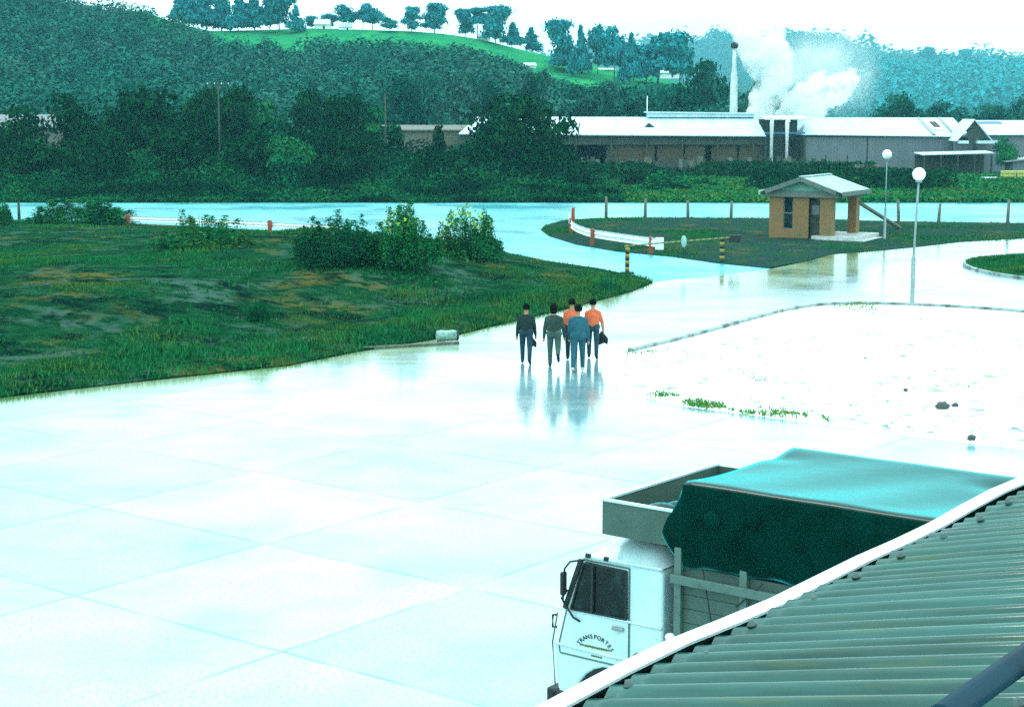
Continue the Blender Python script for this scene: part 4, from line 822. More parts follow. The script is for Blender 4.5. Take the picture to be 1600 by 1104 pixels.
# ------------------------------------------------------------------ guard house
def brick_mat():
    m = M('brick', (.27, .135, .040), .88, [((.21, .115, .035), 2, .4, .7), ((.12, .13, .03), .9, .55, .72)]); t = m.node_tree; N = t.nodes; L = t.links; b = N['Principled BSDF']
    src = b.inputs['Base Color'].links[0].from_socket; bt = N.new('ShaderNodeTexBrick'); bt.inputs['Scale'].default_value = 1; bt.inputs['Brick Width'].default_value = .30; bt.inputs['Row Height'].default_value = .10; bt.inputs['Mortar Size'].default_value = .012
    mp = N.new('ShaderNodeCombineXYZ'); sp = N.new('ShaderNodeSeparateXYZ'); tc = N.new('ShaderNodeTexCoord'); L.new(tc.outputs['Object'], sp.inputs[0])
    ad = N.new('ShaderNodeMath'); L.new(sp.outputs[0], ad.inputs[0]); L.new(sp.outputs[1], ad.inputs[1]); L.new(ad.outputs[0], mp.inputs[0]); L.new(sp.outputs[2], mp.inputs[1]); L.new(mp.outputs[0], bt.inputs['Vector'])
    mx = N.new('ShaderNodeMixRGB'); L.new(bt.outputs['Fac'], mx.inputs[0]); L.new(src, mx.inputs[1]); mx.inputs[2].default_value = (.22, .15, .08, 1); L.new(mx.outputs[0], b.inputs['Base Color'])
    bp = N.new('ShaderNodeBump'); bp.inputs['Strength'].default_value = .5; bp.inputs['Distance'].default_value = .01; bp.invert = True; L.new(bt.outputs['Fac'], bp.inputs['Height']); L.new(bp.outputs[0], b.inputs['Normal']); return m
MT['brick'] = brick_mat()
MT['trim_grey'] = M('trim_grey', (.13, .16, .14), .75, [((.08, .11, .09), 5, .45, .7)])
MT['sheet_green'] = M('sheet_green', (.12, .34, .24), .7, [((.20, .42, .34), 3, .45, .7)])
MT['roof_sheet'] = M('roof_sheet', (.34, .48, .46), .6, [((.48, .60, .56), 1.5, .4, .7), ((.16, .26, .22), 4, .6, .75)])
HT = R(-30)                                                   # turned so that its right end comes nearer
o0 = P(1201, 374)
gh = thing('guard_house', 'small brick guard house with pale gabled roof and open porch', 'guard house', (o0.x, o0.y, 0), HT)
GW, GD, GH_ = 4.0, 3.9, 2.42
def wall_x(mb, x0, x1, y, z0, z1, t=.14): mb.box(((x0 + x1) / 2, y + t / 2, (z0 + z1) / 2), (x1 - x0, t, z1 - z0))
def wall_y(mb, y0, y1, x, z0, z1, t=.14): mb.box((x, (y0 + y1) / 2, (z0 + z1) / 2), (t, y1 - y0, z1 - z0))
mb = MB(); wx0, wx1, wz0, wz1 = .82, 1.42, .62, 2.42; dx0, dx1 = 2.32, 2.98
wall_x(mb, 0, wx0, 0, 0, GH_); wall_x(mb, wx0, wx1, 0, 0, wz0); wall_x(mb, wx1, dx0, 0, 0, GH_); wall_y(mb, .14, GD, .07, 0, GH_); wall_x(mb, .14, 2.3, GD - .14, 0, GH_); wall_y(mb, .9, GD - .14, 2.38, 0, GH_)
mb.build('brick_wall', 'brick', gh)
mb = MB(); mb.box((3.33, .32, GH_ / 2), (.68, .64, GH_)); mb.build('brick_pier', 'brick', gh)
mb = MB(); mb.box((3.72, GD - .32, GH_ / 2 + .08), (.5, .6, GH_ - .16)); mb.build('rear_pier', 'brick', gh)
wf = MB(); wf.box((wx0 + .03, .09, (wz0 + wz1) / 2), (.06, .08, wz1 - wz0)).box((wx1 - .03, .09, (wz0 + wz1) / 2), (.06, .08, wz1 - wz0)).box(((wx0 + wx1) / 2, .09, wz0 + .03), (wx1 - wx0 - .12, .08, .06)).box(((wx0 + wx1) / 2, .09, (wz0 + wz1) / 2), (wx1 - wx0 - .12, .075, .07))
wfo = wf.build('window_frame', 'trim_grey', gh); MB().box(((wx0 + wx1) / 2, .12, (wz0 + wz1) / 2), (wx1 - wx0 - .12, .02, wz1 - wz0 - .06)).build('pane', 'glass_dark', wfo)
do = MB().box(((dx0 + dx1) / 2, .36, 1.12), (dx1 - dx0 - .02, .05, 2.24)).build('door', 'dark_wood', gh); 
MB().box(((dx0 + dx1) / 2 - .02, .325, 1.72), (.46, .02, .52)).build('pane', 'tin_wall', do); MB().box((dx1 - .1, .32, 1.05), (.04, .05, .14)).build('handle', 'steel', do)
MB().box((GW / 2, GD / 2, .012), (GW - .4, GD - .4, .02)).build('floor', 'trim_grey', gh)
mb = MB(); bz = GH_ + .17
mb.box((GW / 2, -.10, bz), (GW + .3, .2, .34)); mb.box((GW / 2, GD + .1, bz), (GW + .3, .2, .34)); mb.box((GW + .05, GD / 2, bz - .004), (.2, GD, .33)); mb.box((-.05, GD / 2, bz - .004), (.2, GD, .33)); mb.build('ring_beam', 'trim_grey', gh, bevel=.02)
RZ0, RZ1, OV = GH_ + .40, GH_ + 1.12, .42
mb = MB(); mb.prism([(.25, GH_ + .345), (GW - .25, GH_ + .345), (GW / 2, RZ1 - .12)], -.02, .06, lambda x, y, t: (x, t, y)); mb.build('gable_sheet', 'sheet_green', gh)
mb = MB(); NR = 22
for s in (-1, 1):
    for k in range(NR):
        y0, y1 = -.45 + (GD + .9) * k / NR, -.45 + (GD + .9) * (k + 1) / NR; b = .02 * (k % 2); xe = GW / 2 + s * (GW / 2 + OV)
        A4 = [(GW / 2, y0, RZ1 + b), (xe, y0, RZ0 - .08 + b), (xe, y1, RZ0 - .08 + b), (GW / 2, y1, RZ1 + b)]
        mb.add(A4 + [(p[0], p[1], p[2] - .05) for p in A4], [(0, 1, 2, 3), (7, 6, 5, 4), (0, 4, 5, 1), (1, 5, 6, 2), (2, 6, 7, 3), (3, 7, 4, 0)])
mb.build('roof', 'roof_sheet', gh)
for s in (-1, 1):
    mb = MB(); xe = GW / 2 + s * (GW / 2 + OV); mb.bar((GW / 2 + s * .02, -.50, RZ1 - .10), (xe - s * .35, -.50, RZ0 - .10), .06, .24, 0, (0, 0, 1)); mb.build('barge_board', 'trim_grey', gh)
    mb = MB(); mb.box((xe + s * .03, GD / 2, RZ0 - .16), (.07, GD + .9, .24)); mb.build('eave_board', 'trim_grey' if s > 0 else 'roof_sheet', gh)
MB().box((GW / 2, GD / 2, RZ1 + .05), (.22, GD + .95, .05)).build('ridge_cap', 'roof_sheet', gh)
mb = MB(); mb.box((3.85, 1.9, .16), (2.5, 4.3, .30)); mb.box((4.1, 1.8, .05), (3.0, 4.9, .16)); mb.build('porch_slab', 'concrete_step', gh, bevel=.015)
mb = MB(); mb.box((4.4, -.70, .06), (2.6, .3, .18)); mb.build('step_edge', 'trim_grey', gh, bevel=.015)

# ------------------------------------------------------------------ lamps
for px, bs, top, r_, lb in [(1425, 477, 262, .242, 'nearer white globe lamp on a two part pole at the gravel kerb'), (1382, 376, 234, .262, 'farther white globe lamp on a thin pole behind the guard house')]:
    b = P(px, bs); t = D(px, top, b.y); hh = t.z; lp = thing('street_lamp', lb, 'street lamp', (b.x, b.y, 0), 0, 'globe street lamps')
    k = 1.0 if px > 1400 else .8; ln = .10 if px > 1400 else .0
    MB().lathe([(.01, 0), (.15, 0), (.15, .05), (.085 * k, .08), (.085 * k, 1.75), (.055 * k, 1.85), (.045 * k, 1.9)], n=14).build('lower_pole', 'pole_paint', lp)
    MB().tube([(0, 0, 1.8), (ln * .5, 0, hh * .65), (ln, 0, hh - 2 * r_ - .02)], [.045 * k, .04 * k, .036 * k], 10).build('upper_pole', 'pole_paint', lp)
    MB().lathe([(.01, 0), (.11, 0), (.13, .07), (.09, .10), (.01, .10)], (ln, 0, hh - 2 * r_ - .06), 14).build('collar', 'pole_paint', lp)
    MB().ell((ln, 0, hh - r_), (r_, r_, r_ * 1.02), n=16).build('globe', 'globe', lp)

# ------------------------------------------------------------------ small things on the yard
MT['drum_pale'] = M('drum_pale', (.26, .42, .38), .6, [((.10, .22, .17), 5, .45, .65)])
b = P(698, 533); dr = thing('drum', 'pale dented drum lying on its side at the grass edge', 'drum', (b.x, b.y, .22), R(12))
mb = MB(); mb.tube([(-.42, 0, 0), (-.40, 0, 0), (-.22, 0, .01), (.0, 0, 0), (.22, 0, .01), (.40, 0, 0)], [.17, .21, .225, .21, .22, .20], 18); mb.build('barrel', 'drum_pale', dr)
mb = MB(); mb.tube([(.40, 0, 0), (.47, 0, 0)], [.215, .20], 18); mb.build('rim', 'dark', dr)
b = P(640, 541); dr.scale = (.78, .78, .78); dr.location.z = .18; tag(MB().bar((-2.4, -1.1, .04), (1.5, .6, .04), .10, .07).build('plank', 'timber_grey', None, (b.x, b.y, 0)), 'thin weathered plank lying along the yard edge by the drum', 'plank')
MT['stone_dark'] = M('stone_dark', (.05, .065, .06), .8, [((.10, .12, .11), 5, .5, .7)], bump=(9, .5))
for px, py, r_, lb in [(1472, 643, .17, 'largest dark stone lying on the white gravel'), (1492, 640, .085, 'small dark stone just right of the largest one'), (1518, 692, .10, 'dark stone in weeds at the near kerb of the gravel'), (1415, 615, .06, 'tiny dark stone farther out on the white gravel')]:
    b = P(px, py); me = bpy.data.meshes.new('stone'); bm = bmesh.new(); bmesh.ops.create_icosphere(bm, subdivisions=3, radius=1)
    for v in bm.verts:
        n = .82 + .36 * float(vnoise(np.array([v.co.x * 2 + px]), np.array([v.co.y * 2 + v.co.z * 3]), 1.0, 3)[0]); v.co *= n
    bm.to_mesh(me); bm.free(); me.materials.append(MT['stone_dark']); o = bpy.data.objects.new('stone', me); COL.objects.link(o); o.location = (b.x, b.y, .09 + r_ * .3); o.scale = (r_, r_ * .8, r_ * .7); tag(o, lb, 'stone', 'dark stones on the gravel lot')
b = P(1000, 437); 

# ------------------------------------------------------------------ truck
TV0 = 15.1
tk = thing('truck', 'white cab-over truck with green tarpaulin covered cargo bed beside the roof', 'truck', UV(0, TV0), 0)
# local axes: x = UA (forward), y = to the truck's right (UB), z up
tk.matrix_world = Matrix(((UA.x, UB.x, 0, UA.x * 0 + UB.x * TV0), (UA.y, UB.y, 0, UB.y * TV0), (0, 0, 1, 0), (0, 0, 0, 1)))
MT['cab_white'] = M('cab_white', (.56, .73, .73), .28, [((.40, .62, .62), 1.6, .45, .75), ((.26, .40, .36), 6, .62, .76)], coat=.4, bump=(40, .02))
MT['board_grey'] = M('board_grey', (.060, .110, .085), .75, [((.042, .085, .065), 3, .4, .7)], bump=(18, .15))
MT['frame_grey'] = M('frame_grey', (.085, .15, .125), .6, [((.05, .09, .075), 5, .5, .7)])
MT['tarp_green'] = M('tarp_green', (.001, .020, .014), .5, [((.001, .028, .022), .9, .4, .68), ((.001, .010, .006), 3.5, .5, .75)], bump=(4.5, .18, .03), spec=.0, coat=1.0, coatr=.16)
tg = MT['tarp_green'].node_tree; gn_ = tg.nodes.new('ShaderNodeNewGeometry'); sz = tg.nodes.new('ShaderNodeSeparateXYZ'); tg.links.new(gn_.outputs['True Normal'], sz.inputs[0])
rn = tg.nodes.new('ShaderNodeMapRange'); rn.inputs[1].default_value = .75; rn.inputs[2].default_value = .97; rn.inputs[4].default_value = .36; pb_ = tg.nodes['Principled BSDF']; pb_.inputs['Sheen Weight'].default_value = 1.0; pb_.inputs['Sheen Roughness'].default_value = .28; pb_.inputs['Sheen Tint'].default_value = (.10, 1.0, 1.0, 1); tg.links.new(sz.outputs[2], rn.inputs[0]); tg.links.new(rn.outputs[0], tg.nodes['Principled BSDF'].inputs['Coat Weight'])   # rain water stays on the top only
CW = 2.2
prof = [(9.70, .62), (9.86, .62)]
for k in range(13): a = math.pi * (1 - k / 12); prof.append((10.36 + .50 * math.cos(a), .62 + .47 * max(math.sin(a), 0)))
prof += [(11.04, .62), (11.10, .72), (11.15, 1.22), (11.10, 1.26), (10.99, 1.68), (10.76, 2.26), (10.70, 2.33), (9.76, 2.33), (9.70, 2.27)]
seen = []; [seen.append(p) for p in prof if not seen or (Vector(p) - Vector(seen[-1])).length > .02]; prof = seen
mb = MB(); mb.prism(prof, 0, CW, lambda x, z, t: (x, t, z)); cabo = mb.build('cab', 'cab_white', tk, bevel=.035, seg=3)
# domed roof
mb = MB(); nx, ny = 12, 14; vs = []; fs = []
for i in range(nx + 1):
    for j in range(ny + 1):
        x = 9.72 + 1.0 * i / nx; y = .03 + (CW - .06) * j / ny; u_, v_ = abs(2 * i / nx - 1), abs(2 * j / ny - 1); vs.append((x, y, 2.325 + .20 * (1 - u_ ** 4) * (1 - v_ ** 5)))
for i in range(nx):
    for j in range(ny): a = i * (ny + 1) + j; fs.append((a, a + ny + 1, a + ny + 2, a + 1))
mb.add(vs, fs, 0, True); mb.build('roof', 'cab_white', cabo)
mb = MB(); mb.tube([(9.70, -.015, 2.33), (10.70, -.015, 2.32), (10.78, -.005, 2.26)], .018, 8); mb.build('drip_rail', 'cab_white', cabo)
mb = MB(); mb.tube([(9.70, -.010, 1.672), (10.2, -.014, 1.675), (11.0, -.010, 1.678)], .016, 8); mb.tube([(9.70, -.008, 1.24), (10.4, -.012, 1.24), (11.14, -.006, 1.245)], .020, 8); mb.build('side_moulding', 'cab_white', cabo)
dpoly = [(10.13, 1.145), (11.06, 1.145), (11.075, 1.25), (10.965, 1.68), (10.765, 2.27), (10.13, 2.27)]
dr_ = MB().prism(dpoly, -.007, .01, lambda x, z, t: (x, t, z)).build('door', 'cab_white', tk, bevel=.006)
mb = MB()
for a, b in zip(dpoly, dpoly[1:] + dpoly[:1]): mb.bar((a[0], -.0015, a[1]), (b[0], -.0015, b[1]), .02, .016, 0, (0, 1, 0))
mb.build('door_seal', 'frame_grey', dr_)
win = [(10.155, 1.70), (10.90, 1.685), (10.735, 2.225), (10.70, 2.245), (10.16, 2.235)]
mb = MB(); mb.prism(win, -.012, .02, lambda x, z, t: (x, t - .004, z)); wno = mb.build('window', 'glass_dark', dr_, bevel=.012)
mb = MB()
for a, b in zip(win, win[1:] + win[:1]): mb.bar((a[0], -.02, a[1]), (b[0], -.02, b[1]), .022, .030, 0, (0, 1, 0))
mb.bar((10.605, -.022, 1.69), (10.60, -.022, 2.24), .03, .05, 0, (0, 1, 0)); mb.build('window_frame', 'dark', wno)
# panes are opaque; lighter patches in the glass colour stand in for reflections
mb = MB(); mb.box((10.26, -.035, 1.575), (.15, .035, .045)); mb.build('handle', 'steel', dr_, bevel=.012)
mb = MB(); mb.prism([(.0, 1.70), (CW - .16, 1.70), (CW - .22, 2.24), (.06, 2.24)], 0, .02, lambda y, z, t: (10.99 + .012 + t - (z - 1.68) * (.23 / .58) + .0, .08 + y, z)); mb.build('windscreen', 'glass_dark', cabo)
mb = MB(); mb.bar((10.985, -.005, 1.68), (10.765, -.005, 2.27), .05, .07, 0, (0, 1, 0)); mb.build('front_pillar', 'dark', cabo)
mi = MB(); mi.tube([(10.74, -.02, 2.27), (10.88, -.07, 2.24), (10.95, -.08, 2.15), (10.97, -.08, 1.78), (10.86, -.04, 1.60), (10.78, -.02, 1.56)], .012, 6); mi.build('mirror_arm', 'dark', tk)
MB().box((10.965, -.08, 1.98), (.05, .085, .27)).build('mirror', 'dark', tk, bevel=.02)
mb = MB(); mb.tube([(10.98, .25, 1.66), (11.08, .12, 1.64), (11.12, .1, 1.74), (11.07, .14, 1.84)], .014, 6); mb.tube([(11.13, .03, 1.56), (11.17, .0, 1.56), (11.17, .0, 1.42), (11.13, .03, 1.42)], .016, 6); mb.build('grab_handle', 'dark', cabo)
MT['olive_dark'] = M('olive_dark', (.05, .09, .03), .7)
mb = MB(); mb.tube([(11.10, -.005, 1.60), (11.165, -.01, 1.25), (11.125, -.01, .75)], .008, 6); mb.build('front_seam', 'olive_dark', cabo)
mb = MB(); mb.box((10.66, -.035, 2.335), (.06, .03, .045)); mb.box((10.42, -.03, 2.335), (.055, .03, .045)); mb.build('roof_clip', 'dark', cabo)
mb = MB(); mb.box((11.16, CW / 2, .60), (.16, CW + .06, .22)); mb.box((11.02, -.0, .60), (.30, .06, .20)); mb.build('bumper', 'dark', tk, bevel=.03)
mb = MB(); mb.ell((10.02, -.012, 1.27), (.055, .03, .075)); mb.build('fuel_cap', 'timber_grey', tk)
MB().box((11.155, .22, .88), (.05, .24, .2)).build('headlight', 'globe', tk, bevel=.02); MB().box((11.155, CW - .22, .88), (.05, .24, .2)).build('headlight', 'globe', tk, bevel=.02)
MB().box((11.17, CW / 2, 1.0), (.03, 1.3, .30)).build('grille', 'dark', tk)
# lettering in an arc on the door
def letter(ch, size):
    cu = bpy.data.curves.new('t', 'FONT'); cu.body = ch; cu.size = size; cu.extrude = .002; cu.align_x = 'CENTER'
    o = bpy.data.objects.new('t', cu); COL.objects.link(o); dg = bpy.context.evaluated_depsgraph_get(); me = bpy.data.meshes.new_from_object(o.evaluated_get(dg)); bpy.data.objects.remove(o); return me
vs, fs = [], []; txt = 'TRANSPORTES'; cx, cz, rad = 10.575, 1.215, .225
for i, chh in enumerate(txt):
    a = R(62 - 124 * i / (len(txt) - 1)); me = letter(chh, .072)
    ca, sa = math.cos(a), math.sin(a); o = len(vs)
    for v in me.vertices:
        x, y = v.co.x, v.co.y; lx = x * ca - y * sa; lz = x * sa + y * ca
        vs.append((cx - (lx - rad * math.sin(a)), -.0125 - v.co.z, cz + lz * 1 + (rad * .80) * math.cos(a)))
    fs += [tuple(o + k for k in p.vertices) for p in me.polygons]; bpy.data.meshes.remove(me)
MB().add(vs, fs).build('door_lettering', 'dark', dr_)
mb = MB(); rr = random.Random(3)
for k in range(13): mb.box((10.77 - k * .031, -.009, 1.295 + rr.uniform(-.003, .003)), (rr.uniform(.018, .026), .006, rr.uniform(.018, .030)))
MT['olive'] = M('olive', (.10, .13, .01), .7); mb.box((10.585, -.0075, 1.295), (.40, .003, .008)); mb.build('door_underline', 'olive', dr_); mb = MB()
for k in range(5): mb.box((10.62 - k * .031, -.009, 1.195), (.024, .006, .018))
mb.box((10.56, -.0075, 1.195), (.14, .003, .006)); mb.build('door_underline', 'olive', dr_)
# wheels
def wheel(x, y, rad=.46, wd=.26, dual=False):
    W = MB(); W.lathe([(rad * .55, -wd / 2), (rad * .92, -wd / 2), (rad, -wd / 2 + .04), (rad, wd / 2 - .04), (rad * .92, wd / 2), (rad * .55, wd / 2)], n=26); wo_ = W.build('wheel', 'black_rubber', tk, (x, y, rad), (R(90), 0, 0))
    MB().lathe([(.01, wd / 2 - .1), (.10, wd / 2 - .02), (.16, wd / 2 - .08), (rad * .5, wd / 2 - .05), (rad * .57, wd / 2 - .0), (rad * .57, -wd / 2)], n=20).build('rim', 'frame_grey', wo_)
for x in (10.36,): wheel(x, .16); wheel(x, CW - .16)
for x in (6.1,): wheel(x, .26, .46, .5); wheel(x, 2.2, .46, .5)
mb = MB(); mb.box((7.6, .85, .85), (6.0, .10, .22)); mb.box((7.6, 1.55, .85), (6.0, .10, .22)); mb.build('chassis', 'dark', tk)
mb = MB(); mb.prism([(9.84, .60)] + [(10.36 + .515 * math.cos(math.pi * (1 - k / 12)), .62 + .485 * math.sin(math.pi * (1 - k / 12))) for k in range(13)] + [(10.88, .60)], .03, CW - .03, lambda x, z, t: (x, t, z)); mb.build('wheel_well', 'dark', cabo)
# cargo bed: floor, boards, posts, rails
BX0, BX1, BW = 4.2, 9.54, 2.42
MB().box(((BX0 + BX1) / 2, BW / 2, 1.08), (BX1 - BX0, BW, .16)).build('bed_floor', 'dark_wood', tk)
for yy, s in ((.03, 1), (BW - .03, -1)):
    mb = MB()
    for k in range(8): mb.box(((BX0 + BX1) / 2, yy + s * .02, 1.245 + k * .155), (BX1 - BX0 - .08, .035, .148))
    mb.build('side_board', 'board_grey', tk)
    for x in (9.50, 8.70, 7.9, 7.1, 6.3, 5.5, 4.7, 4.25):
        MB().box((x, yy - s * .035, 1.86), (.085, .06, 1.5)).build('side_post', 'frame_grey', tk, bevel=.008)
    mb = MB(); mb.box(((BX0 + BX1) / 2, yy - s * .085, 2.27), (BX1 - BX0 + .06, .045, .10)); mb.build('side_rail', 'frame_grey', tk, bevel=.01)
for x in (BX0 + .03, BX1 - .03): MB().box((x, BW / 2, 1.95), (.05, BW - .16, 1.6)).build('head_board', 'board_grey', tk)
MB().ell((9.56, -.06, 1.62), (.06, .05, .05)).build('lashing_hook', 'globe', tk)
mb = MB()
for a, b in (((9.18, -.04, 2.42), (8.98, -.055, 1.50)), ((8.45, -.06, 2.4), (8.76, -.06, 2.1)), ((7.6, -.06, 2.4), (7.95, -.06, 2.0))): mb.tube([a, b], .008, 5)
mb.build('lashing_rope', 'dark', tk)
# tray above the cab
mb = MB(); mb.box((10.0, 0.02, 2.785), (.98, .03, .37)); mb.build('tray_side', 'board_grey', tk)
mb = MB(); mb.box((10.49, BW / 2, 2.785), (.03, BW - .02, .37)); mb.build('tray_front', 'board_grey', tk)
mb = MB(); mb.box((10.0, BW - .02, 2.785), (.98, .03, .37)); mb.build('tray_side', 'board_grey', tk)
mb = MB(); mb.box((10.0, BW / 2, 2.60), (.94, BW - .1, .03)); mb.build('tray_floor', 'board_grey', tk)
mb = MB(); mb.box((10.0, .02, 2.985), (1.0, .05, .025)); mb.box((10.49, BW / 2, 2.986), (.05, BW, .025)); mb.build('tray_rim', 'cab_white', tk)
mb = MB()
for p, r_ in (((9.95, .35, 2.80), (.26, .24, .16)), ((9.85, .55, 2.84), (.2, .2, .12))): mb.ell(p, r_)
mb.build('bundle', 'tarp_green', tk)
# tarpaulin: one draped sheet
def tarp():
    xs = np.linspace(BX0 - .02, 9.44, 64); W_ = 2.48; V = []; F = []; prof_n = 0
    cross = []
    nb = 12; top = 26
    for j in range(nb): cross.append(('n', 1 - j / nb))
    for j in range(top + 1): cross.append(('t', j / top))
    for j in range(1, nb + 1): cross.append(('f', j / nb))
    nc = len(cross); g = random.Random(2)
    for i, x in enumerate(xs):
        zb = 2.42 + .02 * math.sin(x * 3.1) + .012 * math.sin(x * 7.7 + 1)
        for kd, t in cross:
            if kd == 't':
                y = -.03 + W_ * t; ed = min(t, 1 - t); px_ = math.sin((x - 4.3) * 2.42) ** 2
                z = 3.33 - .055 * (1 - (1 - min(ed / .5, 1)) ** 2) * (1 - .18 * px_) + .007 * math.sin(x * 5 + t * 6) * min(1, ed * 8) - .045 * math.exp(-((t - .78) / .09) ** 2) * max(0, math.sin(x * 2.1 + .3)) ** 2
                if ed < .02: z -= .03
            else:
                y = (-.03 if kd == 'n' else W_ - .03); s = 1 if kd == 'n' else -1
                z = 3.30 - (3.30 - zb) * t; y -= s * (.035 * math.sin(math.pi * min(t * 1.2, 1)) + .022 * math.sin(x * 6.3 + t * 2) * t + .012 * math.sin(x * 15 + t * 5) * t); y += s * .02 * (t > .93)
            V.append((x, y, z))
    for i in range(len(xs) - 1):
        for j in range(nc - 1): a = i * nc + j; F.append((a, a + 1, a + nc + 1, a + nc))
    # front flap falls forward on to the tray
    o = len(V); L_ = (len(xs) - 1) * nc; rows = 9
    for r_ in range(1, rows + 1):
        t = r_ / rows
        for j, (kd, tt) in enumerate(cross):
            bx, byy, bzz = V[L_ + j]
            if kd == 't': q = (bx + .34 * t ** 1.3 + .02 * math.sin(tt * 17) * t, byy + (.06 * t if tt < .04 else 0), bzz - .52 * t - .03 * math.sin(math.pi * t))
            else: q = (bx + .34 * t ** 1.3 * (1 - tt) + .05 * t * tt, byy + (.06 if kd == 'n' else -.06) * t, bzz - .52 * t * (1 - tt))
            V.append(q)
        for j in range(nc - 1):
            a = (L_ if r_ == 1 else o + (r_ - 2) * nc) + j; b = o + (r_ - 1) * nc + j; F.append((a, a + 1, b + 1, b))
    n = nc
    for j in range(nc - 1): pass
    # back flap
    o2 = len(V)
    for r_ in range(1, 6):
        t = r_ / 5
        for j, (kd, tt) in enumerate(cross):
            bx, byy, bzz = V[j]; V.append((bx - .05 * t, byy, bzz - (bzz - 2.45) * t))
        for j in range(nc - 1):
            a = (0 if r_ == 1 else o2 + (r_ - 2) * nc) + j; b = o2 + (r_ - 1) * nc + j; F.append((a + 1, a, b, b + 1))
    return V, F
V, F = tarp(); to_ = npmesh('tarpaulin', V, F, 'tarp_green', tk, sm=True)
sf = to_.modifiers.new('thick', 'SOLIDIFY'); sf.thickness = .006
MT['patch_green'] = M('patch_green', (.001, .030, .023), .9, spec=.0)
for x, z, r_ in ((9.05, 2.98, .10), (6.9, 2.62, .16)): mb = MB(); mb.lathe([(.005, 0), (r_, 0), (r_, .008), (.005, .008)], n=18); mb.build('tarp_patch', 'patch_green', to_, (x, -.085, z), (R(90), 0, 0))
MB().box((7.55, -.075, 3.10), (.20, .012, .30)).build('tarp_flap', 'patch_green', to_, None, (R(-4), 0, 0))

# ------------------------------------------------------------------ corrugated roof of the near building
RU, RZ, RS = 1.630, 6.15, math.tan(R(13))
bl = thing('near_building', 'corrugated metal roof with white gutter in the lower right corner', 'building', (0, 0, 0))
EB = (UB + UA * .025).normalized(); EA = Vector((-EB.y, EB.x, 0)); bl.matrix_world = Matrix(((EA.x, EB.x, 0, 0), (EA.y, EB.y, 0, 0), (0, 0, 1, 0), (0, 0, 0, 1)))
MT['corrugated'] = M('corrugated', (.022, .098, .080), .5, [((.010, .052, .042), 4, .42, .68), ((.06, .10, .026), 6, .58, .75), ((.034, .14, .12), 1.4, .5, .75)], stretch=(.5, 6, 1), spec=.0, coat=.6, coatr=.08)
PT = .076; V0_, V1_ = 2.0, 10.5; nv = int((V1_ - V0_) / PT * 10); us = [RU, RU - .05, .9, 0, -1.6]
V = []; F = []
vv = np.linspace(V0_, V1_, nv)
for u in us:
    for v in vv:
        lap = .004 * (((v - .02) % (PT * 8)) < PT * 4)
        V.append((u, v, RZ + (RU - u) * RS + .0125 * math.cos(2 * math.pi * v / PT) + lap + (.006 * math.sin(v * 1.7 + u * 2))))
for i in range(len(us) - 1):
    a = np.arange(nv - 1) + i * nv; F += np.stack([a, a + 1, a + nv + 1, a + nv], 1).tolist()
ro = npmesh('roof_sheet', V, F, 'corrugated', bl, sm=True); so = ro.modifiers.new('thick', 'SOLIDIFY'); so.thickness = .0025; so.offset = -1
for u, st, of in ((RU - .055, 3, 0), (.84, 3, 1), (-.1, 3, 0)):
    k = of
    for v in np.arange(math.ceil(V0_ / PT) * PT + of * PT, V1_, PT * st):
        MT['screw'] = MT.get('screw') or M('screw', (.07, .11, .10), .5, metal=.4)
        MB().lathe([(.001, .016), (.005, .016), (.0065, .011), (.0105, .006), (.011, .003), (.001, .001)], n=10).build('roof_screw', 'screw', bl, (u + rng.uniform(-.02, .02), v, RZ + (RU - u) * RS + .0105), (0, R(13), 0)) if v < 8 else None
gut = [(1.666, RZ - .008), (1.666, RZ - .002), (1.711, RZ - .002), (1.711, RZ - .19), (1.704, RZ - .19), (1.704, RZ - .008)]
tro_p = [(1.50, RZ - .05), (1.50, RZ - .19), (1.703, RZ - .19), (1.703, RZ - .010), (1.667, RZ - .010), (1.667, RZ - .016), (1.695, RZ - .016), (1.695, RZ - .18), (1.51, RZ - .18), (1.51, RZ - .05)]
MT['gutter_white'] = M('gutter_white', (.62, .74, .74), .4, [((.24, .38, .37), 12, .56, .72), ((.68, .72, .72), 1.2, .4, .7)], stretch=(8, 1, 8))
MT['gutter_dirt_shade'] = M('gutter_dirt_shade', (.006, .016, .014), .95, spec=.0)  # dirty trough, painted near black so that it reads as a shaded gap
for gp, gn, gm in ((gut, 'gutter', 'gutter_white'), (tro_p, 'gutter_trough', 'gutter_dirt_shade')):
    mb = MB(); nseg = 40; vs = []; fs = []
    for i in range(nseg + 1):
        v = V0_ + (V1_ - V0_) * i / nseg; dz = .006 * math.sin(v * 3.1) + .004 * math.sin(v * 7.3); du = .006 * math.sin(v * 2.3 + 1)
        for u, z in gp: vs.append((u + du, v, z + dz))
    ng = len(gp)
    for i in range(nseg):
        for k in range(ng): fs.append((i * ng + k, (i + 1) * ng + k, (i + 1) * ng + (k + 1) % ng, i * ng + (k + 1) % ng))
    mb.add(vs, fs); mb.build(gn, gm, bl)
MB().box((1.48, (V0_ + V1_) / 2, RZ - .13), (.025, V1_ - V0_ - .02, .22)).build('fascia', 'dark_wood', bl)
MB().box((1.35, (V0_ + V1_) / 2, (RZ - .25) / 2), (.2, V1_ - V0_ - .3, RZ - .25)).box((-.1, V0_ + .25, (RZ - .25) / 2), (2.6, .2, RZ - .26)).build('wall', 'concrete_step', bl)
pr = thing('blue_pipe', 'dark blue pipe on saddles running across the corrugated roof', 'pipe', (0, 0, 0)); pr.matrix_world = bl.matrix_world
MT['pipe_blue'] = M('pipe_blue', (.001, .036, .058), .4, [((.001, .018, .030), 12, .45, .7)], spec=.2, coat=.25)
PU, PZ = .722, 6.515
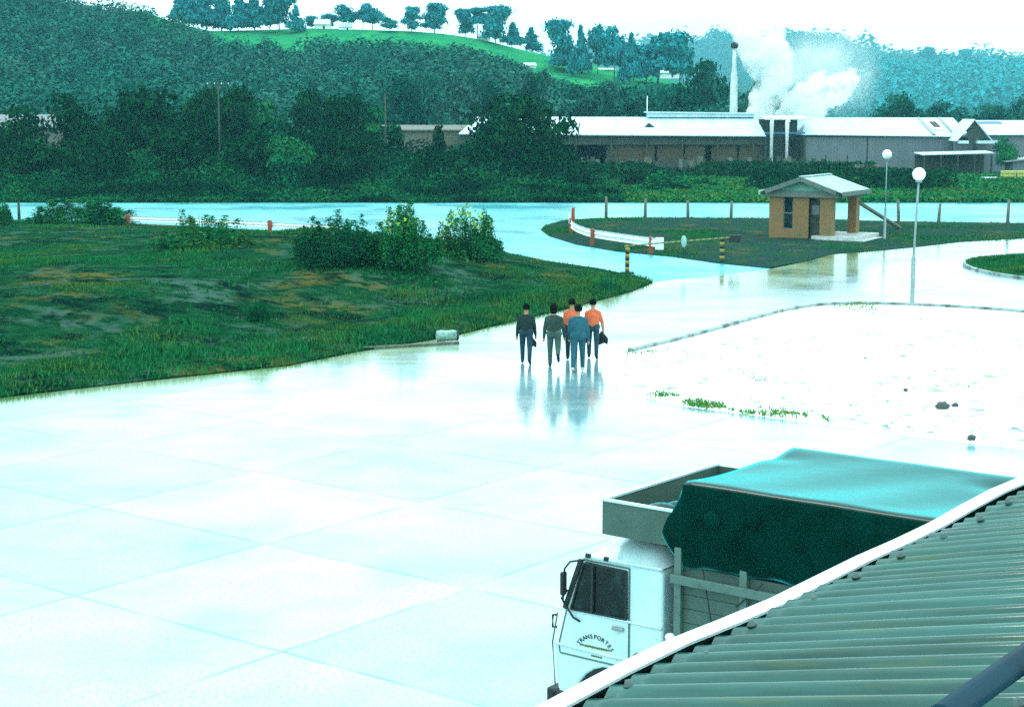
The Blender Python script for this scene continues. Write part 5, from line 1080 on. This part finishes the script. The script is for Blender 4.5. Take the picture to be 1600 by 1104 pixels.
mb = MB(); mb.tube([(PU, V0_ - .2, PZ), (PU, 4, PZ), (PU, V1_, PZ)], .0165, 18); mb.build('pipe', 'pipe_blue', pr)
for v in (2.36, 3.5, 4.7, 6.0):
    zr_ = RZ + (RU - PU) * RS + .01
    mb = MB(); mb.box((PU, v, (zr_ + PZ) / 2), (.012, .02, PZ - zr_)); mb.tube([(PU, v - .012, PZ), (PU, v + .012, PZ)], .0185, 16); mb.build('saddle', 'pipe_blue', pr)

# ------------------------------------------------------------------ people
MT['skin'] = M('skin', (.42, .17, .085), .6)
MT['hair_black'] = M('hair_black', (.004, .005, .004), .9, bump=(60, .6), spec=.02)
CLOTH = {}
def cloth(n, c, c2=None): 
    if n not in CLOTH: CLOTH[n] = M(n, c, .9, [(c2 or tuple(x * .6 for x in c), 7, .45, .65)], bump=(14, .5, .02), spec=.2)
    return CLOTH[n]
def person(label, loc, rz, H, top, legs, shoes, pose, hair='short', build=1.0):
    """one continuous body surface from a posed skeleton; x right, y forward, z up"""
    k = H / 1.72; J = {}
    lean = pose.get('lean', .03); sway = pose.get('sway', 0)
    J['pel'] = Vector((sway, 0, .93)); J['chest'] = Vector((sway * .6, lean, 1.27)); J['neck'] = Vector((sway * .4, lean + .01, 1.46)); J['head'] = Vector((sway * .3, lean + .035, 1.60))
    segs = []
    def seg(a, b, ra, rb, t):
        if t == 'legs': ra, rb = ra * 1.13, rb * 1.18
        segs.append((Vector(a), Vector(b), ra, rb, t))
    B = build
    seg(J['pel'] + Vector((-.075, .0, .02)), J['pel'] + Vector((.075, 0, .02)), .118 * B, .118 * B, 'legs')
    seg(J['pel'] + Vector((0, 0, .06)), J['chest'], .135 * B, .145 * B, 'top')
    seg(J['pel'] + Vector((-.065 * B, 0, .055)), J['pel'] + Vector((.065 * B, 0, .055)), .122 * B, .122 * B, 'top')
    for q_ in (-1, 1): seg(J['pel'] + Vector((q_ * .07 * B, 0, .06)), J['chest'] + Vector((q_ * .095 * B, 0, -.02)), .105 * B, .118 * B, 'top')
    seg(J['chest'] + Vector((-.085, 0, -.03)), J['chest'] + Vector((.085, 0, -.03)), .125 * B, .125 * B, 'top')
    seg(J['chest'] + Vector((-.115 * B, 0, .075)), J['chest'] + Vector((.115 * B, 0, .075)), .082 * B, .082 * B, 'top')
    for q_ in (-1, 1): seg(J['chest'] + Vector((q_ * .03, 0, .165)), J['chest'] + Vector((q_ * .155 * B, 0, .098)), .052, .066, 'top')
    seg(J['chest'] + Vector((0, 0, .12)), J['neck'], .085, .062, 'top'); seg(J['neck'], J['head'], .056, .06, 'skin')
    for s, nm in ((-1, 'L'), (1, 'R')):
        hip = J['pel'] + Vector((s * .100, 0, 0)); th, kn = pose['leg' + nm]       # thigh swing, knee bend (radians)
        thv = Vector((s * .03, math.sin(th), -math.cos(th))); knee = hip + thv * .42
        sh = th - kn; ank = knee + Vector((s * .0, math.sin(sh), -math.cos(sh))) * .42
        seg(hip, knee, .088 * B, .066, 'legs'); seg(knee + Vector((0, 0, 0)), ank, .066, .048, 'legs')
        fp = sh + pose.get('foot' + nm, 0); toe = ank + Vector((s * .02, math.cos(fp) * .17, math.sin(fp) * .17 - .045)); heel = ank + Vector((0, -.05 * math.cos(fp), -.05 - .05 * math.sin(fp)))
        seg(heel, ank + (toe - ank) * .55, .042, .045, 'shoe'); seg(ank + (toe - ank) * .5, toe, .044, .034, 'shoe')
        J['ank' + nm] = ank
        shd = J['chest'] + Vector((s * .178 * B, .0, .090)); ua, ub, fl = pose['arm' + nm]   # swing, outward, elbow bend
        av = Vector((s * math.sin(ub), math.sin(ua) * math.cos(ub), -math.cos(ua) * math.cos(ub))); elb = shd + av * .29
        fa = ua + fl; fv = Vector((s * math.sin(ub * pose.get('fo' + nm, .4)), math.sin(fa), -math.cos(fa))).normalized(); wr = elb + fv * .25
        seg(shd, elb, .066, .054, 'top'); seg(elb, wr, .053, .038, 'top' if not pose.get('bare') else 'skin')
        side = Vector((s, 0, 0)); pal = wr + fv * .085; seg(wr, pal, .028, .034, 'skin'); seg(pal + Vector((0, .022, 0)), pal + Vector((0, -.022, 0)), .020, .018, 'skin')
        for q, (off, ln) in enumerate(((.034, .066), (.012, .075), (-.011, .070), (-.033, .055))):
            a = pal + Vector((0, off, 0)) - fv * .005; b = a + fv * ln * .55 + Vector((-s * .008, 0, 0)); c = b + fv * ln * .38 + Vector((-s * .022, 0, 0))
            seg(a, b, .0105, .0095, 'skin'); seg(b, c, .0095, .008, 'skin')
        a = wr + fv * .04 + Vector((0, .026, 0)); b = a + fv * .03 + Vector((-s * .01, .028, 0)); seg(a, b, .0125, .0105, 'skin'); seg(b, b + fv * .03 + Vector((-s * .012, .004, 0)), .0105, .009, 'skin')
        J['hand' + nm] = pal + fv * .02
    bm = bmesh.new()
    def capsule(a, b, ra, rb):
        d = b - a; L = d.length; q = d.to_track_quat('Z', 'Y').to_matrix().to_4x4() if L > 1e-6 else Matrix.Identity(4); n = 14; rings = []
        for i in range(5): t = math.pi / 2 * i / 5; rings.append((-ra * math.cos(t), ra * math.sin(t)))
        rings += [(0, ra)] + [(L * (j / 4), ra + (rb - ra) * j / 4) for j in range(1, 4)] + [(L, rb)]
        for i in range(1, 6): t = math.pi / 2 * i / 5; rings.append((L + rb * math.sin(t), rb * math.cos(t)))
        vr = []
        for z, r_ in rings: vr.append([bm.verts.new(a + (q.to_3x3() @ Vector((max(r_, .0008) * math.cos(2 * math.pi * k2 / n), max(r_, .0008) * math.sin(2 * math.pi * k2 / n), z)))) for k2 in range(n)])
        for i in range(len(vr) - 1):
            for k2 in range(n): bm.faces.new((vr[i][k2], vr[i][(k2 + 1) % n], vr[i + 1][(k2 + 1) % n], vr[i + 1][k2]))
        bm.faces.new(vr[0][::-1]); bm.faces.new(vr[-1])
    for a, b, ra, rb, t in segs: capsule(a, b, ra, rb)
    hd = J['head'] + Vector((0, .01, .04)); hr = Euler((pose.get('nod', .05) * -1, 0, pose.get('turn', 0)))
    def hp(x, y, z): return hd + hr.to_matrix() @ Vector((x, y, z))
    def ellb(c, r): bmesh.ops.create_icosphere(bm, subdivisions=3, radius=1, matrix=Matrix.Translation(c) @ hr.to_matrix().to_4x4() @ Matrix.Diagonal((r[0] * 1.08, r[1] * 1.08, r[2] * 1.08, 1)))
    ellb(hp(0, 0, .03), (.074, .094, .088)); ellb(hp(0, .022, -.035), (.058, .068, .075)); ellb(hp(0, .098, -.012), (.013, .018, .024)); ellb(hp(0, .086, -.06), (.026, .012, .008)); ellb(hp(0, .09, -.092), (.02, .014, .014))
    for s in (-1, 1): ellb(hp(s * .078, -.005, -.005), (.012, .022, .032)); ellb(hp(s * .030, .084, .018), (.014, .010, .009))
    me = bpy.data.meshes.new('person'); bm.to_mesh(me); bm.free()
    tmp = bpy.data.objects.new('tmp', me); COL.objects.link(tmp); rm = tmp.modifiers.new('r', 'REMESH'); rm.mode = 'VOXEL'; rm.voxel_size = .0095; sm_ = tmp.modifiers.new('s', 'SMOOTH'); sm_.factor = .5; sm_.iterations = 2
    dg = bpy.context.evaluated_depsgraph_get(); bme = bpy.data.meshes.new_from_object(tmp.evaluated_get(dg)); bpy.data.objects.remove(tmp)
    names = ['skin', 'top', 'legs', 'shoe']; bme.materials.clear()
    for m_ in (MT['skin'], top, legs, shoes): bme.materials.append(m_)
    nf = len(bme.polygons); C = np.zeros(nf * 3); bme.polygons.foreach_get('center', C); C = C.reshape(-1, 3); best = np.full(nf, 1e9); idx = np.zeros(nf, int)
    for a, b, ra, rb, t in segs:
        a_, b_ = np.array(a), np.array(b); u = b_ - a_; tt = np.clip((C - a_) @ u / (u @ u + 1e-9), 0, 1); d = np.linalg.norm(C - a_ - tt[:, None] * u, axis=1) - (ra + (rb - ra) * tt); k_ = d < best; best[k_] = d[k_]; idx[k_] = names.index(t)
    idx[(C[:, 2] > 1.47) & (np.hypot(C[:, 0] - hd.x, C[:, 1] - hd.y) < .16)] = 0
    z0 = C[:, 2].min(); bme.polygons.foreach_set('material_index', idx); bme.polygons.foreach_set('use_smooth', [True] * nf); bme.name = 'person'
    po = bpy.data.objects.new('person', bme); COL.objects.link(po); po.location = (loc[0], loc[1], -z0 * k); po.rotation_euler = (0, 0, rz); po.scale = (k, k, k)
    tag(po, label, 'person', 'people walking away across the yard')
    hb = bmesh.new(); bmesh.ops.create_icosphere(hb, subdivisions=4, radius=1)
    long_ = hair == 'long'
    for v in list(hb.verts):
        n_ = v.co.copy(); cut = n_.y > .42 and n_.z < .45 or n_.z < (-.95 if long_ else -.55)
        if cut: hb.verts.remove(v); continue
        v.co = Vector((n_.x * .104, n_.y * .120 - .008, n_.z * (.118 if n_.z > 0 else (.22 if long_ else .135)) + .030)) * (1 + .06 * math.sin(n_.x * 23) * math.sin(n_.y * 19) * math.sin(n_.z * 21))
        v.co = hd + hr.to_matrix() @ v.co
    hm = bpy.data.meshes.new('hair'); hb.to_mesh(hm); hb.free(); hm.materials.append(MT['hair_black']); ho = bpy.data.objects.new('hair', hm); COL.objects.link(ho); ho.parent = po
    so_ = ho.modifiers.new('t', 'SOLIDIFY'); so_.thickness = .014
    for s in (-1, 1):
        e_ = MB().ell(tuple(hp(s * .030, .094, .018)), (.009, .006, .006), n=6).build('eye', 'dark', po)
    M_ = Matrix.Translation(po.location) @ Matrix.Rotation(rz, 4, 'Z') @ Matrix.Diagonal((k, k, k, 1))
    return po, {n_: M_ @ v for n_, v in J.items()}
navy = cloth('trousers_navy', (.020, .055, .075)); dkg = cloth('jacket_dark_green', (.012, .030, .026)); grn = cloth('jacket_green_black', (.022, .045, .034), (.05, .08, .062)); olv = cloth('trousers_grey_green', (.060, .115, .095))
bl1 = cloth('overall_blue', (.022, .095, .125), (.012, .060, .085)); ora = cloth('shirt_orange', (.60, .125, .050), (.46, .09, .035)); blk = cloth('cloth_black', (.010, .014, .014)); tro = cloth('trousers_dark', (.012, .030, .034)); whs = cloth('shoes_pale', (.5, .5, .45)); shb = cloth('shoes_black', (.010, .012, .012))
pA, jA = person('person in dark green jacket and blue trousers walking leftmost', P(822, 568), R(-3), 1.68, dkg, navy, shb, dict(legL=(.26, .08), legR=(-.30, .25), armL=(-.10, .20, .25), armR=(.06, .20, .30), lean=.03), build=1.08)
pB, jB = person('person in blackish green jacket stepping with one pale leg lifted', P(864.5, 573), R(-2), 1.74, grn, olv, shb, dict(legL=(.16, .03), legR=(-.28, 1.05), footR=.25, armL=(-.10, .22, .22), armR=(.10, .26, .2), lean=.05, sway=.02), hair='long', build=1.08)
pC, jC = person('person in orange shirt half hidden behind the blue overall', P(893, 562), R(-4), 1.72, ora, tro, shb, dict(legL=(.12, .05), legR=(-.14, .1), armL=(-.06, .16, .2), armR=(.0, .12, .25), lean=.03))
pD, jD = person('person in blue overall with pale shoes walking nearest', P(903, 580), R(-6), 1.80, bl1, bl1, whs, dict(legL=(-.24, .16), legR=(.22, .06), armL=(.05, .12, .5), armR=(-.12, .16, .35), lean=.04), build=1.14)
pE, jE = person('person in orange shirt carrying a black coat, rightmost of the group', P(926, 560), R(-4), 1.70, ora, navy, shb, dict(legL=(.26, .06), legR=(-.26, .30), armL=(-.05, .15, .25), armR=(-.08, .34, .20), lean=.03, bare=True, nod=.05))
def draped(name, label, hand, sx, sy, h, mat):
    """a coat hanging folded from a hand"""
    V = []; F = []; n, m = 22, 12; g = random.Random(int(hand.x * 100))
    for j in range(m + 1):
        t = j / m; w_ = (.25 + .75 * smooth(np.array(t * 1.6))) ; ph = g.uniform(-.2, .2)
        for i in range(n):
            a = 2 * math.pi * i / n; r_ = 1 + .16 * math.sin(a * 5 + t * 3) + .07 * math.sin(a * 9 + 1)
            V.append((hand.x + sx * w_ * math.cos(a) * r_, hand.y + sy * w_ * math.sin(a) * r_, hand.z + .05 - h * t * (1 + .08 * math.sin(a * 3 + 2))))
    for j in range(m):
        for i in range(n): F.append((j * n + i, (j + 1) * n + i, (j + 1) * n + (i + 1) % n, j * n + (i + 1) % n))
    F += [list(range(n)), list(range(m * n, m * n + n))[::-1]]
    me = bpy.data.meshes.new(name); me.from_pydata(V, [], F); me.materials.append(mat); me.polygons.foreach_set('use_smooth', [True] * len(me.polygons)); o = bpy.data.objects.new(name, me); COL.objects.link(o); return tag(o, label, 'coat')
draped('coat', 'dark coat hanging from the hand of the leftmost person', jA['handR'] + Vector((-.12, .0, 0)), .12, .06, .30, blk)
draped('coat', 'black coat hanging from the hand of the rightmost person in orange', jE['handR'] + Vector((-.05, 0, .02)), .15, .07, .36, blk)
draped('bag', 'dark bag hanging between the blue overall and the rightmost person', jE['handL'] + Vector((.02, -.03, -.02)), .11, .06, .30, tro)['category'] = 'bag'

# ------------------------------------------------------------------ haze
hm_ = bpy.data.materials.new('haze'); hm_.use_nodes = True; t = hm_.node_tree; t.nodes.clear(); out = t.nodes.new('ShaderNodeOutputMaterial'); pv = t.nodes.new('ShaderNodeVolumePrincipled')
pv.inputs['Color'].default_value = (.30, .86, 1.0, 1); pv.inputs['Density'].default_value = .00019; pv.inputs['Anisotropy'].default_value = .0; t.links.new(pv.outputs[0], out.inputs['Volume'])
hz_o = MB().box((500, 2000, 109), (6400, 4800, 220)).build('haze', hm_); hz_o['kind'] = 'stuff'
hz_o['label'] = 'pale cyan damp haze filling the air over the whole valley'; hz_o['category'] = 'haze'
